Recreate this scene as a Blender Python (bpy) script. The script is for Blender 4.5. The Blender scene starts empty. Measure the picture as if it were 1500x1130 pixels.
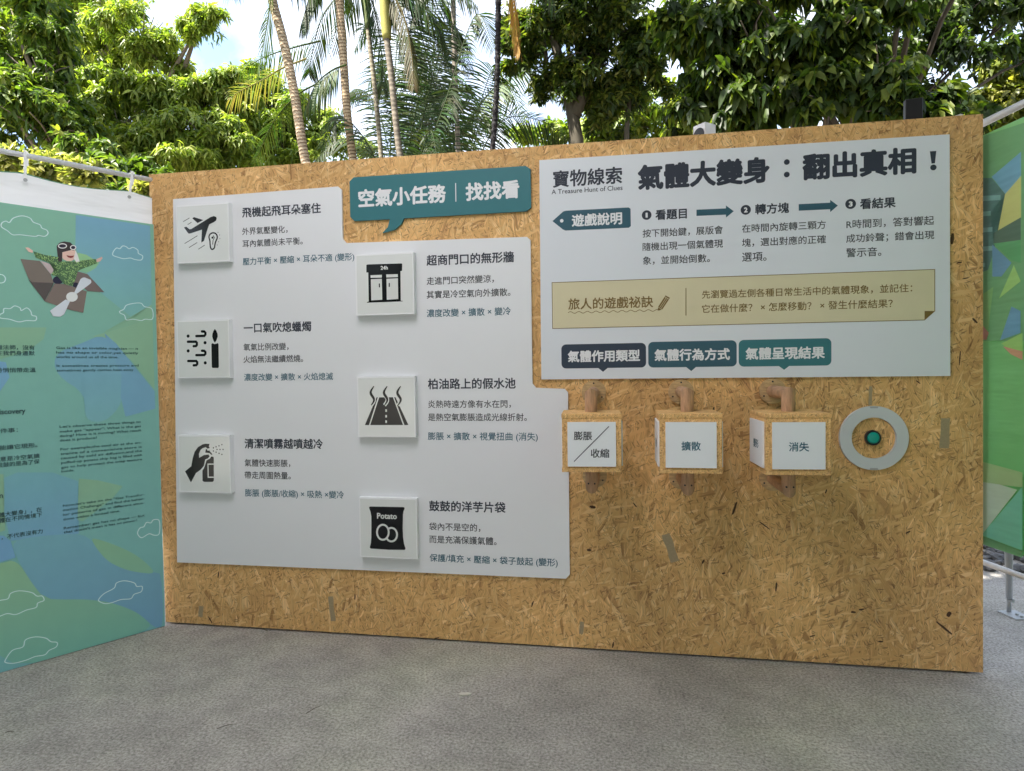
import bpy, bmesh, math, random
import numpy as np
from mathutils import Vector, Matrix
R = math.radians
SC = bpy.context.scene
COL = SC.collection

# ------------------------------------------------------------------ camera
cam_d = bpy.data.cameras.new('camera')
cam = bpy.data.objects.new('camera', cam_d)
COL.objects.link(cam)
cam_d.sensor_fit = 'HORIZONTAL'; cam_d.sensor_width = 36.0; cam_d.lens = 22.2266
cam_d.clip_start = 0.05; cam_d.clip_end = 2000
_rt = Vector((0.98495,0.17227,-0.01388)); _up = Vector((0.00912,0.02840,0.99955)); _fw = Vector((-0.17259,0.98464,-0.02641))
_m = Matrix((_rt, _up, -_fw)).transposed().to_4x4()
_m.translation = Vector((2.49489,-3.05229,1.37157))
cam.matrix_world = _m
SC.camera = cam

# ------------------------------------------------------------------ sky, sun, exposure
SUN_DIR = Vector((-0.40, -0.30, 0.87)).normalized()          # towards the sun: high, from the left
sun_el = math.asin(SUN_DIR.z); sun_az = math.atan2(SUN_DIR.x, SUN_DIR.y)
W = bpy.data.worlds.new('World'); SC.world = W; W.use_nodes = True
nt = W.node_tree; nt.nodes.clear()
wo = nt.nodes.new('ShaderNodeOutputWorld'); bg = nt.nodes.new('ShaderNodeBackground')
sky = nt.nodes.new('ShaderNodeTexSky'); sky.sky_type = 'NISHITA'; sky.sun_disc = False
sky.sun_elevation = sun_el; sky.sun_rotation = sun_az
sky.air_density = 1.0; sky.dust_density = 2.0; sky.ozone_density = 1.5
tc = nt.nodes.new('ShaderNodeTexCoord')
cn = nt.nodes.new('ShaderNodeTexNoise'); cn.inputs['Scale'].default_value = 2.6; cn.inputs['Detail'].default_value = 7; cn.inputs['Roughness'].default_value = .6
cr = nt.nodes.new('ShaderNodeMapRange'); cr.inputs['From Min'].default_value = .40; cr.inputs['From Max'].default_value = .62
mx = nt.nodes.new('ShaderNodeMix'); mx.data_type = 'RGBA'
mx.inputs[7].default_value = (4.2, 4.35, 4.6, 1)
nt.links.new(tc.outputs['Generated'], cn.inputs['Vector']); nt.links.new(cn.outputs['Fac'], cr.inputs['Value'])
nt.links.new(cr.outputs['Result'], mx.inputs[0]); nt.links.new(sky.outputs['Color'], mx.inputs[6])
nt.links.new(mx.outputs[2], bg.inputs['Color']); bg.inputs['Strength'].default_value = 0.10
nt.links.new(bg.outputs['Background'], wo.inputs['Surface'])
sd = bpy.data.lights.new('sun', 'SUN'); sd.energy = 4.8; sd.angle = R(.53); sd.color = (1.0, .94, .84)
so = bpy.data.objects.new('sun', sd); COL.objects.link(so)
so.rotation_euler = SUN_DIR.to_track_quat('Z', 'Y').to_euler(); so.location = (0, 0, 30)
VS = SC.view_settings
SC.display_settings.display_device = 'sRGB'
VS.view_transform = 'Standard'; VS.look = 'None'; VS.exposure = 2.3; VS.gamma = 1.0; VS.use_curve_mapping = False
SC.render.engine = 'CYCLES'
SC.cycles.max_bounces = 10; SC.cycles.diffuse_bounces = 5; SC.cycles.transmission_bounces = 6
SC.cycles.transparent_max_bounces = 8; SC.cycles.use_denoising = True
SC.cycles.sample_clamp_indirect = 6.0

# ------------------------------------------------------------------ measured layout (metres, on the wall / board planes)
TEXT = [('L1h','飛機起飛耳朵塞住',0.5414,0.9829,2.2077,0.022),('L1b','外界氣壓變化，',0.5387,0.7964,2.1096,0.0),('L1b','耳內氣體尚未平衡。',0.5393,0.8789,2.0456,0.0),('L1k','壓力平衡 × 壓縮 × 耳朵不適 (變形)',0.5379,1.1588,1.9525,0.0),('L2h','一口氣吹熄蠟燭',0.5338,0.9155,1.6052,0.022),('L2b','氧氣比例改變，',0.5299,0.7866,1.5045,0.0),('L2b','火焰無法繼續燃燒。',0.5281,0.8664,1.4407,0.0),('L2k','濃度改變 × 擴散 × 火焰熄滅',0.5291,1.03,1.3463,0.0),('L3h','清潔噴霧越噴越冷',0.5222,0.9659,0.9966,0.022),('L3b','氣體快速膨脹，',0.5202,0.7813,0.8943,0.0),('L3b','帶走周圍熱量。',0.5184,0.7824,0.8294,0.0),('L3k','膨脹 (膨脹/收縮) × 吸熱 ×變冷',0.517,1.0758,0.7348,0.0),('L4h','超商門口的無形牆',1.5391,1.9809,1.9155,0.022),('L4b','走進門口突然變涼，',1.5383,1.8797,1.8134,0.0),('L4b','其實是冷空氣向外擴散。',1.5371,1.9607,1.7456,0.0),('L4k','濃度改變 × 擴散 × 變冷',1.5354,1.9614,1.6534,0.0),('L5h','柏油路上的假水池',1.5354,1.9805,1.3015,0.022),('L5b','炎熱時遠方像有水在閃，',1.5346,1.9554,1.2005,0.0),('L5b','是熱空氣膨脹造成光線折射。',1.5334,2.0331,1.1354,0.0),('L5k','膨脹 × 擴散 × 視覺扭曲 (消失)',1.5306,2.0859,1.0405,0.0),('L6h','鼓鼓的洋芋片袋',1.5307,1.9212,0.6892,0.022),('L6b','袋內不是空的，',1.5288,1.793,0.5855,0.0),('L6b','而是充滿保護氣體。',1.5287,1.8736,0.5209,0.0),('L6k','保護/填充 × 壓縮 × 袋子鼓起 (變形)',1.5287,2.1757,0.4269,0.0),('Tt','空氣小任務',1.1865,1.6454,2.2414,0.036),('Tt','找找看',1.7444,2.0116,2.2401,0.036),('Rs','寶物線索',2.1739,2.5008,2.2743,0.022),('Re','A Treasure Hunt of Clues',2.1676,2.5024,2.2139,0.008),('Rh','氣體大變身',2.5721,3.1577,2.2557,0.042),('Rh','翻出真相',3.2956,3.7623,2.2549,0.042),('Rg','遊戲說明',2.2626,2.499,2.0733,0.03),('Rn','看題目',2.6517,2.7941,2.0791,0.028),('Rn','轉方塊',3.0934,3.2393,2.0798,0.028),('Rn','看結果',3.5346,3.6798,2.0782,0.028),('Rb1','按下開始鍵，展版會',2.5927,2.9535,1.9957,0.0),('Rb1','隨機出現一個氣體現',2.5922,2.9532,1.9334,0.0),('Rb1','象，並開始倒數。',2.5929,2.8956,1.8689,0.0),('Rb2','在時間內旋轉三顆方',3.0369,3.3939,1.9957,0.0),('Rb2','塊，選出對應的正確',3.0366,3.3944,1.9311,0.0),('Rb2','選項。',3.0363,3.1424,1.8665,0.0),('Rb3','R時間到，答對響起',3.4791,3.8326,1.9913,0.0),('Rb3','成功鈴聲；錯會出現',3.478,3.8339,1.9289,0.0),('Rb3','警示音。',3.478,3.6222,1.866,0.0),('Ry','旅人的遊戲祕訣',2.2411,2.6383,1.6771,0.016),('Rz','先瀏覽過左側各種日常生活中的氣體現象，並記住：',2.8589,3.7469,1.7017,0.0),('Rz','它在做什麼？ × 怎麼移動？ × 發生什麼結果？',2.8585,3.6685,1.6363,0.0),('Rq1','氣體作用類型',2.2359,2.5761,1.4266,0.032),('Rq2','氣體行為方式',2.6423,2.9818,1.426,0.032),('Rq3','氣體呈現結果',3.0497,3.3892,1.4256,0.032)]
NUM0 = (2.6119,2.0807)
NUM1 = (3.0535,2.08)
NUM2 = (3.4965,2.0808)
COLON = [(3.2302,2.2834),(3.23,2.2277)]
EXCL = [(3.8152,2.2888),(3.8407,2.2884),(3.8355,2.236),(3.8221,2.2355),(3.8294,2.2186)]
TAG = [(2.17,2.0765),(2.2224,2.1193),(2.2347,2.1222),(2.5294,2.1209),(2.5383,2.1141),(2.539,2.0336),(2.5299,2.0263),(2.2321,2.0282),(2.22,2.0338)]
TAGHOLE = (2.2147,2.0755)
ARROW0 = [(2.8369,2.0929),(2.9672,2.0914),(2.9672,2.1048),(3.0012,2.0768),(2.967,2.0496),(2.967,2.0629),(2.8367,2.0642)]
ARROW1 = [(3.2803,2.0924),(3.4119,2.0913),(3.4119,2.104),(3.4439,2.0766),(3.4119,2.0497),(3.4119,2.0623),(3.2803,2.0632)]
YBOX = [(2.1643,1.783),(3.8363,1.7781),(3.8369,1.5977),(3.7963,1.5596),(2.1645,1.5625)]
YFOLD = [(3.7962,1.5989),(3.8369,1.5977),(3.7963,1.5596)]
YLINE = [(2.7876,1.735),(2.7868,1.6077)]
WAVY = [(2.2407,1.6368),(2.667,1.6356)]
PENCIL = [(2.6949,1.704),(2.7152,1.6919),(2.6795,1.6385),(2.6609,1.6517)]
PENTIP = [(2.6609,1.6498),(2.6776,1.6378),(2.6589,1.6338)]
Q = [[(2.2054,1.4849),(2.6039,1.3693),(2.403,1.351)],[(2.614,1.4884),(3.0112,1.3683),(2.8088,1.3493)],[(3.0201,1.489),(3.4166,1.3668),(3.2164,1.3499)]]
TBAR = [(1.6948,2.2877),(1.6933,2.1971)]
TBUB = [(1.1415,2.3316),(1.1639,2.3507),(2.0437,2.3479),(2.0668,2.3307),(2.0677,2.148),(2.0442,2.131),(1.427,2.1306),(1.4122,2.1043),(1.3758,2.0756),(1.3108,2.0636),(1.3402,2.091),(1.3518,2.1302),(1.1628,2.1312),(1.1412,2.153)]
PANEL = [(0.1389,2.3022),(1.0781,2.31),(1.098,2.2932),(1.098,2.0451),(1.116,2.0224),(2.0458,2.0076),(2.0622,1.9914),(2.0631,1.2991),(2.0795,1.278),(2.2187,1.2713),(2.2349,1.2547),(2.233,0.3703),(2.2145,0.3495),(0.1023,0.3463)]
RPANEL = [(2.1102,2.3701),(3.8928,2.3562),(3.8997,1.314),(2.1067,1.3185)]
WALLC = [(-0.0125,2.4459),(4.028,2.4371),(4.0407,-0.0033),(0.0133,0.0068)]
SEAM = [0.9612,1.985,3.0078]
PLATES = [(0.1804,1.9506),(1.1709,0.4253),(1.1773,1.6487),(1.173,1.0363),(0.165,1.3449),(0.154,0.7373)]
PS = 0.306
PT = 0.0468
ICON = {'plane':{'fill':[[(0.2262,2.1402),(0.2399,2.1429),(0.259,2.1281),(0.2688,2.1293),(0.3826,2.1855),(0.402,2.1896),(0.4152,2.1837),(0.4177,2.175),(0.4128,2.1649),(0.4011,2.1587),(0.3739,2.148),(0.3635,2.1244),(0.3405,2.0633),(0.3248,2.0554),(0.3307,2.1226),(0.2642,2.1069),(0.2525,2.1058),(0.243,2.1167)],[(0.2763,2.1844),(0.2862,2.1908),(0.3399,2.1723),(0.3066,2.1585)]],'stroke':[([(0.2232,2.1706),(0.2588,2.1871)],0.0034),([(0.2493,2.1539),(0.2698,2.1639)],0.0034),([(0.2283,2.0555),(0.3026,2.0922)],0.0034),([(0.2534,2.0334),(0.2996,2.0566)],0.0034),([(0.3075,2.0226),(0.3429,2.0407)],0.0034),([(0.3952,2.0883),(0.4018,2.0776),(0.3933,2.0642),(0.3908,2.0436)],0.004)],'loop':[([(0.3753,2.0651),(0.3688,2.0827),(0.3762,2.0979),(0.3957,2.1048),(0.4146,2.0959),(0.4198,2.0767),(0.4097,2.06),(0.4035,2.043),(0.401,2.0241),(0.3873,2.0154),(0.3772,2.0252),(0.3755,2.0478)],0.0075)],'dot':[((0.4233,2.1041),0.0022),((0.4317,2.0899),0.0022),((0.433,2.0709),0.0022),((0.4257,2.055),0.0022),((0.4168,2.0389),0.0022),((0.3903,2.0782),0.006)]},'candle':{'fill':[[(0.3678,1.5223),(0.373,1.5282),(0.3788,1.5263),(0.3864,1.523),(0.398,1.5252),(0.4051,1.5278),(0.4095,1.5225),(0.408,1.4024),(0.404,1.3972),(0.3712,1.3977),(0.3667,1.403)],[(0.3907,1.603),(0.3999,1.5899),(0.4053,1.5765),(0.4061,1.5626),(0.3986,1.5436),(0.3885,1.5299),(0.3793,1.5441),(0.3737,1.5633),(0.3756,1.5772),(0.3814,1.5903)]],'stroke':[([(0.3148,1.5909),(0.3284,1.5899),(0.3348,1.5834),(0.3345,1.574),(0.3277,1.5672),(0.281,1.5672)],0.0135),([(0.2304,1.5385),(0.2781,1.5375),(0.2834,1.5311),(0.2831,1.5213),(0.2775,1.5151),(0.2638,1.5143)],0.0135),([(0.3118,1.4895),(0.3254,1.4886),(0.3318,1.4822),(0.3315,1.4727),(0.3247,1.4666),(0.278,1.4667)],0.0135),([(0.2289,1.4366),(0.277,1.4358),(0.2823,1.4294),(0.282,1.4196),(0.2764,1.4141),(0.2607,1.4132)],0.0135)],'loop':[],'dot':[((0.2329,1.5683),0.0088),((0.3313,1.5311),0.0088),((0.2309,1.49),0.0088),((0.3293,1.4252),0.0088)]},'spray':{'fill':[[(0.1923,0.8491),(0.2307,0.878),(0.2398,0.9189),(0.2527,0.9545),(0.2731,0.9794),(0.3009,0.9944),(0.3167,0.9981),(0.342,0.9975),(0.3377,0.9834),(0.3432,0.9747),(0.3276,0.9721),(0.32,0.9798),(0.3003,0.9743),(0.2883,0.9654),(0.2779,0.9441),(0.2792,0.9229),(0.307,0.9373),(0.3345,0.9411),(0.34,0.9306),(0.3299,0.9199),(0.3142,0.9144),(0.3054,0.8808),(0.2852,0.8593),(0.2572,0.8411),(0.2261,0.7909)],[(0.3189,0.9692),(0.3267,0.9692),(0.3281,0.9615),(0.3429,0.9616),(0.3427,0.9563),(0.3511,0.9501),(0.3577,0.9378),(0.3462,0.9426),(0.3417,0.9482),(0.3153,0.9508)],[(0.3219,0.9099),(0.3416,0.9193),(0.3497,0.9307),(0.3614,0.929),(0.3643,0.9238),(0.3616,0.8039),(0.3555,0.796),(0.3028,0.7951),(0.2944,0.801),(0.296,0.8559),(0.3049,0.8666),(0.3134,0.8879)]],'stroke':[],'loop':[],'dot':[((0.4136,0.9938),0.0037),((0.3968,0.9874),0.0037),((0.3796,0.9823),0.0037),((0.3639,0.9766),0.0037),((0.4198,0.9683),0.0037),((0.402,0.9681),0.0037),((0.3846,0.968),0.0037),((0.3634,0.9597),0.0037),((0.3788,0.9535),0.0037),((0.396,0.9473),0.0037),((0.4121,0.9419),0.0037)],'wstroke':[([(0.3649,0.8903),(0.3298,0.8899),(0.329,0.8203),(0.3629,0.8208)],0.006)]},'store':{'fill':[[(1.2373,1.9007),(1.2437,1.9031),(1.4218,1.9008),(1.4252,1.8974),(1.4238,1.864),(1.4152,1.8628),(1.4141,1.7167),(1.4237,1.7158),(1.4237,1.7131),(1.2361,1.7125),(1.2362,1.7151),(1.2461,1.7188),(1.2463,1.8629),(1.2365,1.8633)]],'stroke':[],'loop':[],'dot':[],'wfill':[[(1.2583,1.8486),(1.3178,1.8485),(1.3175,1.8347),(1.2587,1.8353)],[(1.3411,1.8493),(1.4011,1.8486),(1.4015,1.8338),(1.3415,1.8344)],[(1.2597,1.8283),(1.3174,1.8288),(1.3177,1.7248),(1.2599,1.7233)],[(1.3418,1.8278),(1.4014,1.8282),(1.4011,1.7254),(1.3414,1.724)]],'bstroke':[([(1.304,1.8035),(1.3044,1.789)],0.006),([(1.3562,1.8042),(1.3559,1.7894)],0.006)],'wtext':('24h',[(1.3125,1.8801),(1.3501,1.8792)])},'road':{'fill':[[(1.2773,1.2378),(1.2843,1.2385),(1.2345,1.0984),(1.2125,1.0984)],[(1.2913,1.2377),(1.3638,1.238),(1.4142,1.099),(1.2409,1.0984)],[(1.37,1.2379),(1.377,1.2379),(1.442,1.0991),(1.4212,1.0987)]],'stroke':[],'loop':[],'dot':[],'wstroke':[([(1.3269,1.1776),(1.327,1.1649)],0.0085),([(1.3264,1.1492),(1.3264,1.1366)],0.0085),([(1.3258,1.1219),(1.3259,1.1092)],0.0085)],'smoke':[[(1.2654,1.2947),(1.2534,1.2781),(1.2469,1.2664),(1.2477,1.2547),(1.2573,1.2413),(1.2648,1.2295),(1.2627,1.2162),(1.2482,1.1979)],[(1.3356,1.294),(1.3237,1.2775),(1.3172,1.2659),(1.318,1.2542),(1.3275,1.2409),(1.335,1.2292),(1.3329,1.2159),(1.3186,1.1976)],[(1.4059,1.2934),(1.3941,1.2769),(1.3876,1.2654),(1.3884,1.2538),(1.3979,1.2404),(1.4053,1.2288),(1.4033,1.2155),(1.3891,1.1973)]]},'chips':{'fill':[[(1.2257,0.6803),(1.2279,0.6848),(1.2322,0.6862),(1.31,0.6868),(1.3591,0.6869),(1.408,0.6871),(1.4138,0.6846),(1.4141,0.6793),(1.4083,0.6664),(1.4052,0.6496),(1.4024,0.5792),(1.4036,0.5323),(1.4079,0.5022),(1.4151,0.4797),(1.4136,0.4736),(1.409,0.4714),(1.3267,0.4691),(1.2313,0.4718),(1.226,0.4757),(1.2261,0.4797),(1.2319,0.4996),(1.2349,0.5268),(1.2372,0.635),(1.2334,0.6586)]],'ring2':([(1.3717,0.5474),(1.3713,0.542),(1.3701,0.5367),(1.3682,0.5317),(1.3657,0.527),(1.3627,0.5228),(1.3591,0.5192),(1.3551,0.5163),(1.3508,0.5141),(1.3462,0.5127),(1.3416,0.5121),(1.337,0.5123),(1.3325,0.5135),(1.3283,0.5154),(1.3244,0.5181),(1.3209,0.5214),(1.318,0.5255),(1.3157,0.53),(1.314,0.5349),(1.313,0.5401),(1.3127,0.5455),(1.3132,0.5509),(1.3144,0.5562),(1.3163,0.5612),(1.3188,0.5659),(1.3219,0.5701),(1.3255,0.5737),(1.3295,0.5766),(1.3338,0.5788),(1.3383,0.5802),(1.343,0.5808),(1.3476,0.5805),(1.352,0.5793),(1.3563,0.5774),(1.3602,0.5747),(1.3636,0.5713),(1.3665,0.5673),(1.3688,0.5628),(1.3705,0.5579),(1.3715,0.5527)],0.0095),'disc':[(1.3271,0.5584),(1.3266,0.5527),(1.3254,0.5471),(1.3235,0.5418),(1.321,0.5368),(1.3179,0.5324),(1.3143,0.5286),(1.3103,0.5254),(1.3059,0.5231),(1.3014,0.5216),(1.2967,0.521),(1.2921,0.5213),(1.2876,0.5225),(1.2833,0.5246),(1.2794,0.5274),(1.276,0.531),(1.273,0.5353),(1.2707,0.5401),(1.269,0.5453),(1.268,0.5509),(1.2678,0.5566),(1.2683,0.5623),(1.2695,0.5679),(1.2714,0.5732),(1.2739,0.5782),(1.277,0.5826),(1.2806,0.5864),(1.2847,0.5895),(1.289,0.5919),(1.2936,0.5933),(1.2982,0.5939),(1.3028,0.5936),(1.3073,0.5924),(1.3116,0.5903),(1.3155,0.5875),(1.3189,0.5839),(1.3219,0.5796),(1.3242,0.5748),(1.3259,0.5696),(1.3268,0.5641)],'ring1':([(1.3285,0.5584),(1.328,0.5525),(1.3267,0.5466),(1.3248,0.5411),(1.3221,0.5359),(1.3189,0.5312),(1.3151,0.5272),(1.3109,0.524),(1.3063,0.5215),(1.3016,0.52),(1.2967,0.5193),(1.2919,0.5196),(1.2871,0.5209),(1.2827,0.523),(1.2786,0.526),(1.2749,0.5298),(1.2719,0.5343),(1.2694,0.5393),(1.2677,0.5448),(1.2666,0.5505),(1.2664,0.5565),(1.2669,0.5625),(1.2681,0.5684),(1.2701,0.5739),(1.2728,0.5791),(1.276,0.5838),(1.2798,0.5878),(1.2841,0.591),(1.2886,0.5934),(1.2934,0.595),(1.2983,0.5956),(1.3031,0.5953),(1.3078,0.594),(1.3123,0.5918),(1.3163,0.5888),(1.32,0.5851),(1.323,0.5806),(1.3255,0.5756),(1.3272,0.5702),(1.3282,0.5644)],0.0095),'stroke':[],'loop':[],'dot':[],'wtext':('Potato',[(1.2676,0.6352),(1.3728,0.638)])}}
PILOT = [((95,88,82),[(-0.5764,1.9169),(-0.5031,1.9162),(-0.4615,1.857),(-0.4502,1.8166),(-0.5347,1.8109),(-0.5491,1.8299)]),((68,63,62),[(-0.5507,1.826),(-0.5346,1.8127),(-0.4502,1.8166),(-0.4884,1.7252)]),((150,138,138),[(-0.5,1.9166),(-0.4695,1.9088),(-0.4434,1.8929),(-0.4471,1.8698),(-0.4615,1.857)]),((92,82,80),[(-0.3555,1.8831),(-0.3095,1.8722),(-0.2386,1.788),(-0.3118,1.7881),(-0.3312,1.8079),(-0.4091,1.8146),(-0.3697,1.8431)]),((30,30,48),[(-0.4108,1.8335),(-0.4121,1.8273),(-0.4153,1.8215),(-0.4202,1.8166),(-0.4263,1.8133),(-0.433,1.8117),(-0.4396,1.8121),(-0.4455,1.8144),(-0.4501,1.8183),(-0.453,1.8235),(-0.4539,1.8295),(-0.4527,1.8357),(-0.4495,1.8414),(-0.4447,1.8462),(-0.4386,1.8496),(-0.432,1.8513),(-0.4253,1.851),(-0.4194,1.8488),(-0.4147,1.8448),(-0.4117,1.8396)]),((62,88,62),[(-0.5261,1.958),(-0.4808,1.9468),(-0.431,1.9434),(-0.4189,1.9221),(-0.3739,1.9272),(-0.3443,1.9345),(-0.2719,1.9527),(-0.2691,1.9313),(-0.3388,1.8925),(-0.3506,1.8836),(-0.3598,1.844),(-0.3771,1.8078),(-0.4091,1.8146),(-0.4336,1.8485),(-0.4585,1.8536),(-0.4455,1.8738),(-0.4415,1.9044),(-0.4662,1.9129),(-0.5179,1.9293)]),((30,30,48),[(-0.3475,1.8142),(-0.3487,1.809),(-0.3517,1.8043),(-0.356,1.801),(-0.361,1.7996),(-0.366,1.8002),(-0.3702,1.8027),(-0.3729,1.8069),(-0.3737,1.8119),(-0.3726,1.8172),(-0.3697,1.8218),(-0.3654,1.8251),(-0.3604,1.8266),(-0.3554,1.8261),(-0.3512,1.8235),(-0.3484,1.8194)]),((98,88,83),[(-0.4487,1.813),(-0.4091,1.8146),(-0.3707,1.8045),(-0.3152,1.7859),(-0.333,1.6794),(-0.3996,1.693),(-0.4884,1.7252)]),((192,150,140),[(-0.5571,1.9724),(-0.5452,1.974),(-0.5276,1.9615),(-0.5293,1.9509),(-0.5442,1.9538)]),((192,150,140),[(-0.2703,1.9509),(-0.2459,1.9664),(-0.2427,1.96),(-0.2534,1.943),(-0.269,1.9361)]),((198,152,142),[(-0.3549,1.966),(-0.3562,1.9569),(-0.3595,1.9482),(-0.3647,1.9404),(-0.3712,1.9341),(-0.3788,1.9298),(-0.3868,1.9277),(-0.3947,1.9279),(-0.4019,1.9305),(-0.4081,1.9353),(-0.4127,1.9418),(-0.4155,1.9497),(-0.4163,1.9584),(-0.4151,1.9674),(-0.4118,1.9761),(-0.4068,1.9838),(-0.4004,1.9901),(-0.3929,1.9946),(-0.385,1.9968),(-0.377,1.9967),(-0.3697,1.9942),(-0.3634,1.9895),(-0.3587,1.983),(-0.3557,1.975)]),((48,42,44),[(-0.4343,1.996),(-0.4228,2.0127),(-0.4035,2.0222),(-0.3778,2.0207),(-0.3525,1.9933),(-0.3657,1.9878),(-0.4119,1.9685),(-0.4141,1.9227),(-0.43,1.9216),(-0.4322,1.9584)]),((215,215,218),[(-0.3577,1.985),(-0.3494,1.9648),(-0.3411,1.931),(-0.3544,1.9248),(-0.3654,1.9417),(-0.3583,1.9598)]),((215,215,218),[(-0.3919,2.0016),(-0.3929,1.9975),(-0.3956,1.9935),(-0.3998,1.9901),(-0.4051,1.9876),(-0.4108,1.9862),(-0.4165,1.9861),(-0.4216,1.9872),(-0.4256,1.9896),(-0.4281,1.9928),(-0.4289,1.9967),(-0.4279,2.0008),(-0.4252,2.0048),(-0.4211,2.0082),(-0.4159,2.0107),(-0.4102,2.0121),(-0.4044,2.0123),(-0.3993,2.0111),(-0.3952,2.0088),(-0.3927,2.0056)]),((215,215,218),[(-0.354,1.9989),(-0.3548,1.995),(-0.3567,1.9913),(-0.3597,1.9882),(-0.3634,1.986),(-0.3674,1.9849),(-0.3714,1.985),(-0.375,1.9862),(-0.3778,1.9886),(-0.3796,1.9918),(-0.3801,1.9955),(-0.3794,1.9994),(-0.3774,2.003),(-0.3745,2.0061),(-0.3708,2.0084),(-0.3668,2.0095),(-0.3628,2.0095),(-0.3592,2.0082),(-0.3563,2.0059),(-0.3546,2.0027)]),((40,36,50),[(-0.396,2.0011),(-0.3968,1.9984),(-0.3989,1.9957),(-0.4022,1.9935),(-0.4062,1.9918),(-0.4107,1.9908),(-0.4151,1.9906),(-0.4191,1.9913),(-0.4222,1.9927),(-0.4242,1.9948),(-0.4248,1.9972),(-0.424,1.9999),(-0.4219,2.0025),(-0.4187,2.0048),(-0.4147,2.0065),(-0.4103,2.0075),(-0.4058,2.0077),(-0.4018,2.0071),(-0.3987,2.0057),(-0.3967,2.0036)]),((40,36,50),[(-0.358,1.9984),(-0.3585,1.996),(-0.3598,1.9936),(-0.3619,1.9917),(-0.3645,1.9902),(-0.3673,1.9895),(-0.3701,1.9895),(-0.3726,1.9903),(-0.3746,1.9917),(-0.3758,1.9937),(-0.3762,1.996),(-0.3757,1.9984),(-0.3744,2.0008),(-0.3723,2.0027),(-0.3697,2.0042),(-0.3669,2.0049),(-0.3641,2.0049),(-0.3616,2.0042),(-0.3596,2.0027),(-0.3583,2.0007)]),((110,50,50),[(-0.3963,1.956),(-0.3812,1.9548),(-0.3639,1.9584),(-0.3684,1.949),(-0.3783,1.944),(-0.3895,1.9465)]),((70,50,50),[(-0.4021,1.9789),(-0.3949,1.9829),(-0.3879,1.98),(-0.395,1.9802)]),((70,50,50),[(-0.374,1.981),(-0.3674,1.9849),(-0.3607,1.9819),(-0.3675,1.9826)]),((166,172,182),[(-0.3682,1.7778),(-0.3401,1.8459),(-0.33,1.8539),(-0.3216,1.8547),(-0.2968,1.8453),(-0.2944,1.8345),(-0.299,1.8263),(-0.3586,1.7708)]),((166,172,182),[(-0.4695,1.6813),(-0.4047,1.7405),(-0.3873,1.7321),(-0.4131,1.6673),(-0.4294,1.655),(-0.4577,1.6555)]),((176,180,190),[(-0.3544,1.7564),(-0.3554,1.7501),(-0.3579,1.7442),(-0.3619,1.7389),(-0.367,1.7348),(-0.3729,1.732),(-0.3792,1.7307),(-0.3854,1.7311),(-0.3911,1.7331),(-0.3959,1.7365),(-0.3996,1.7412),(-0.4018,1.7468),(-0.4025,1.7528),(-0.4015,1.759),(-0.399,1.765),(-0.3951,1.7702),(-0.39,1.7744),(-0.3842,1.7772),(-0.378,1.7785),(-0.3717,1.7782),(-0.366,1.7763),(-0.3611,1.7729),(-0.3573,1.7682),(-0.355,1.7626)])]
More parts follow.
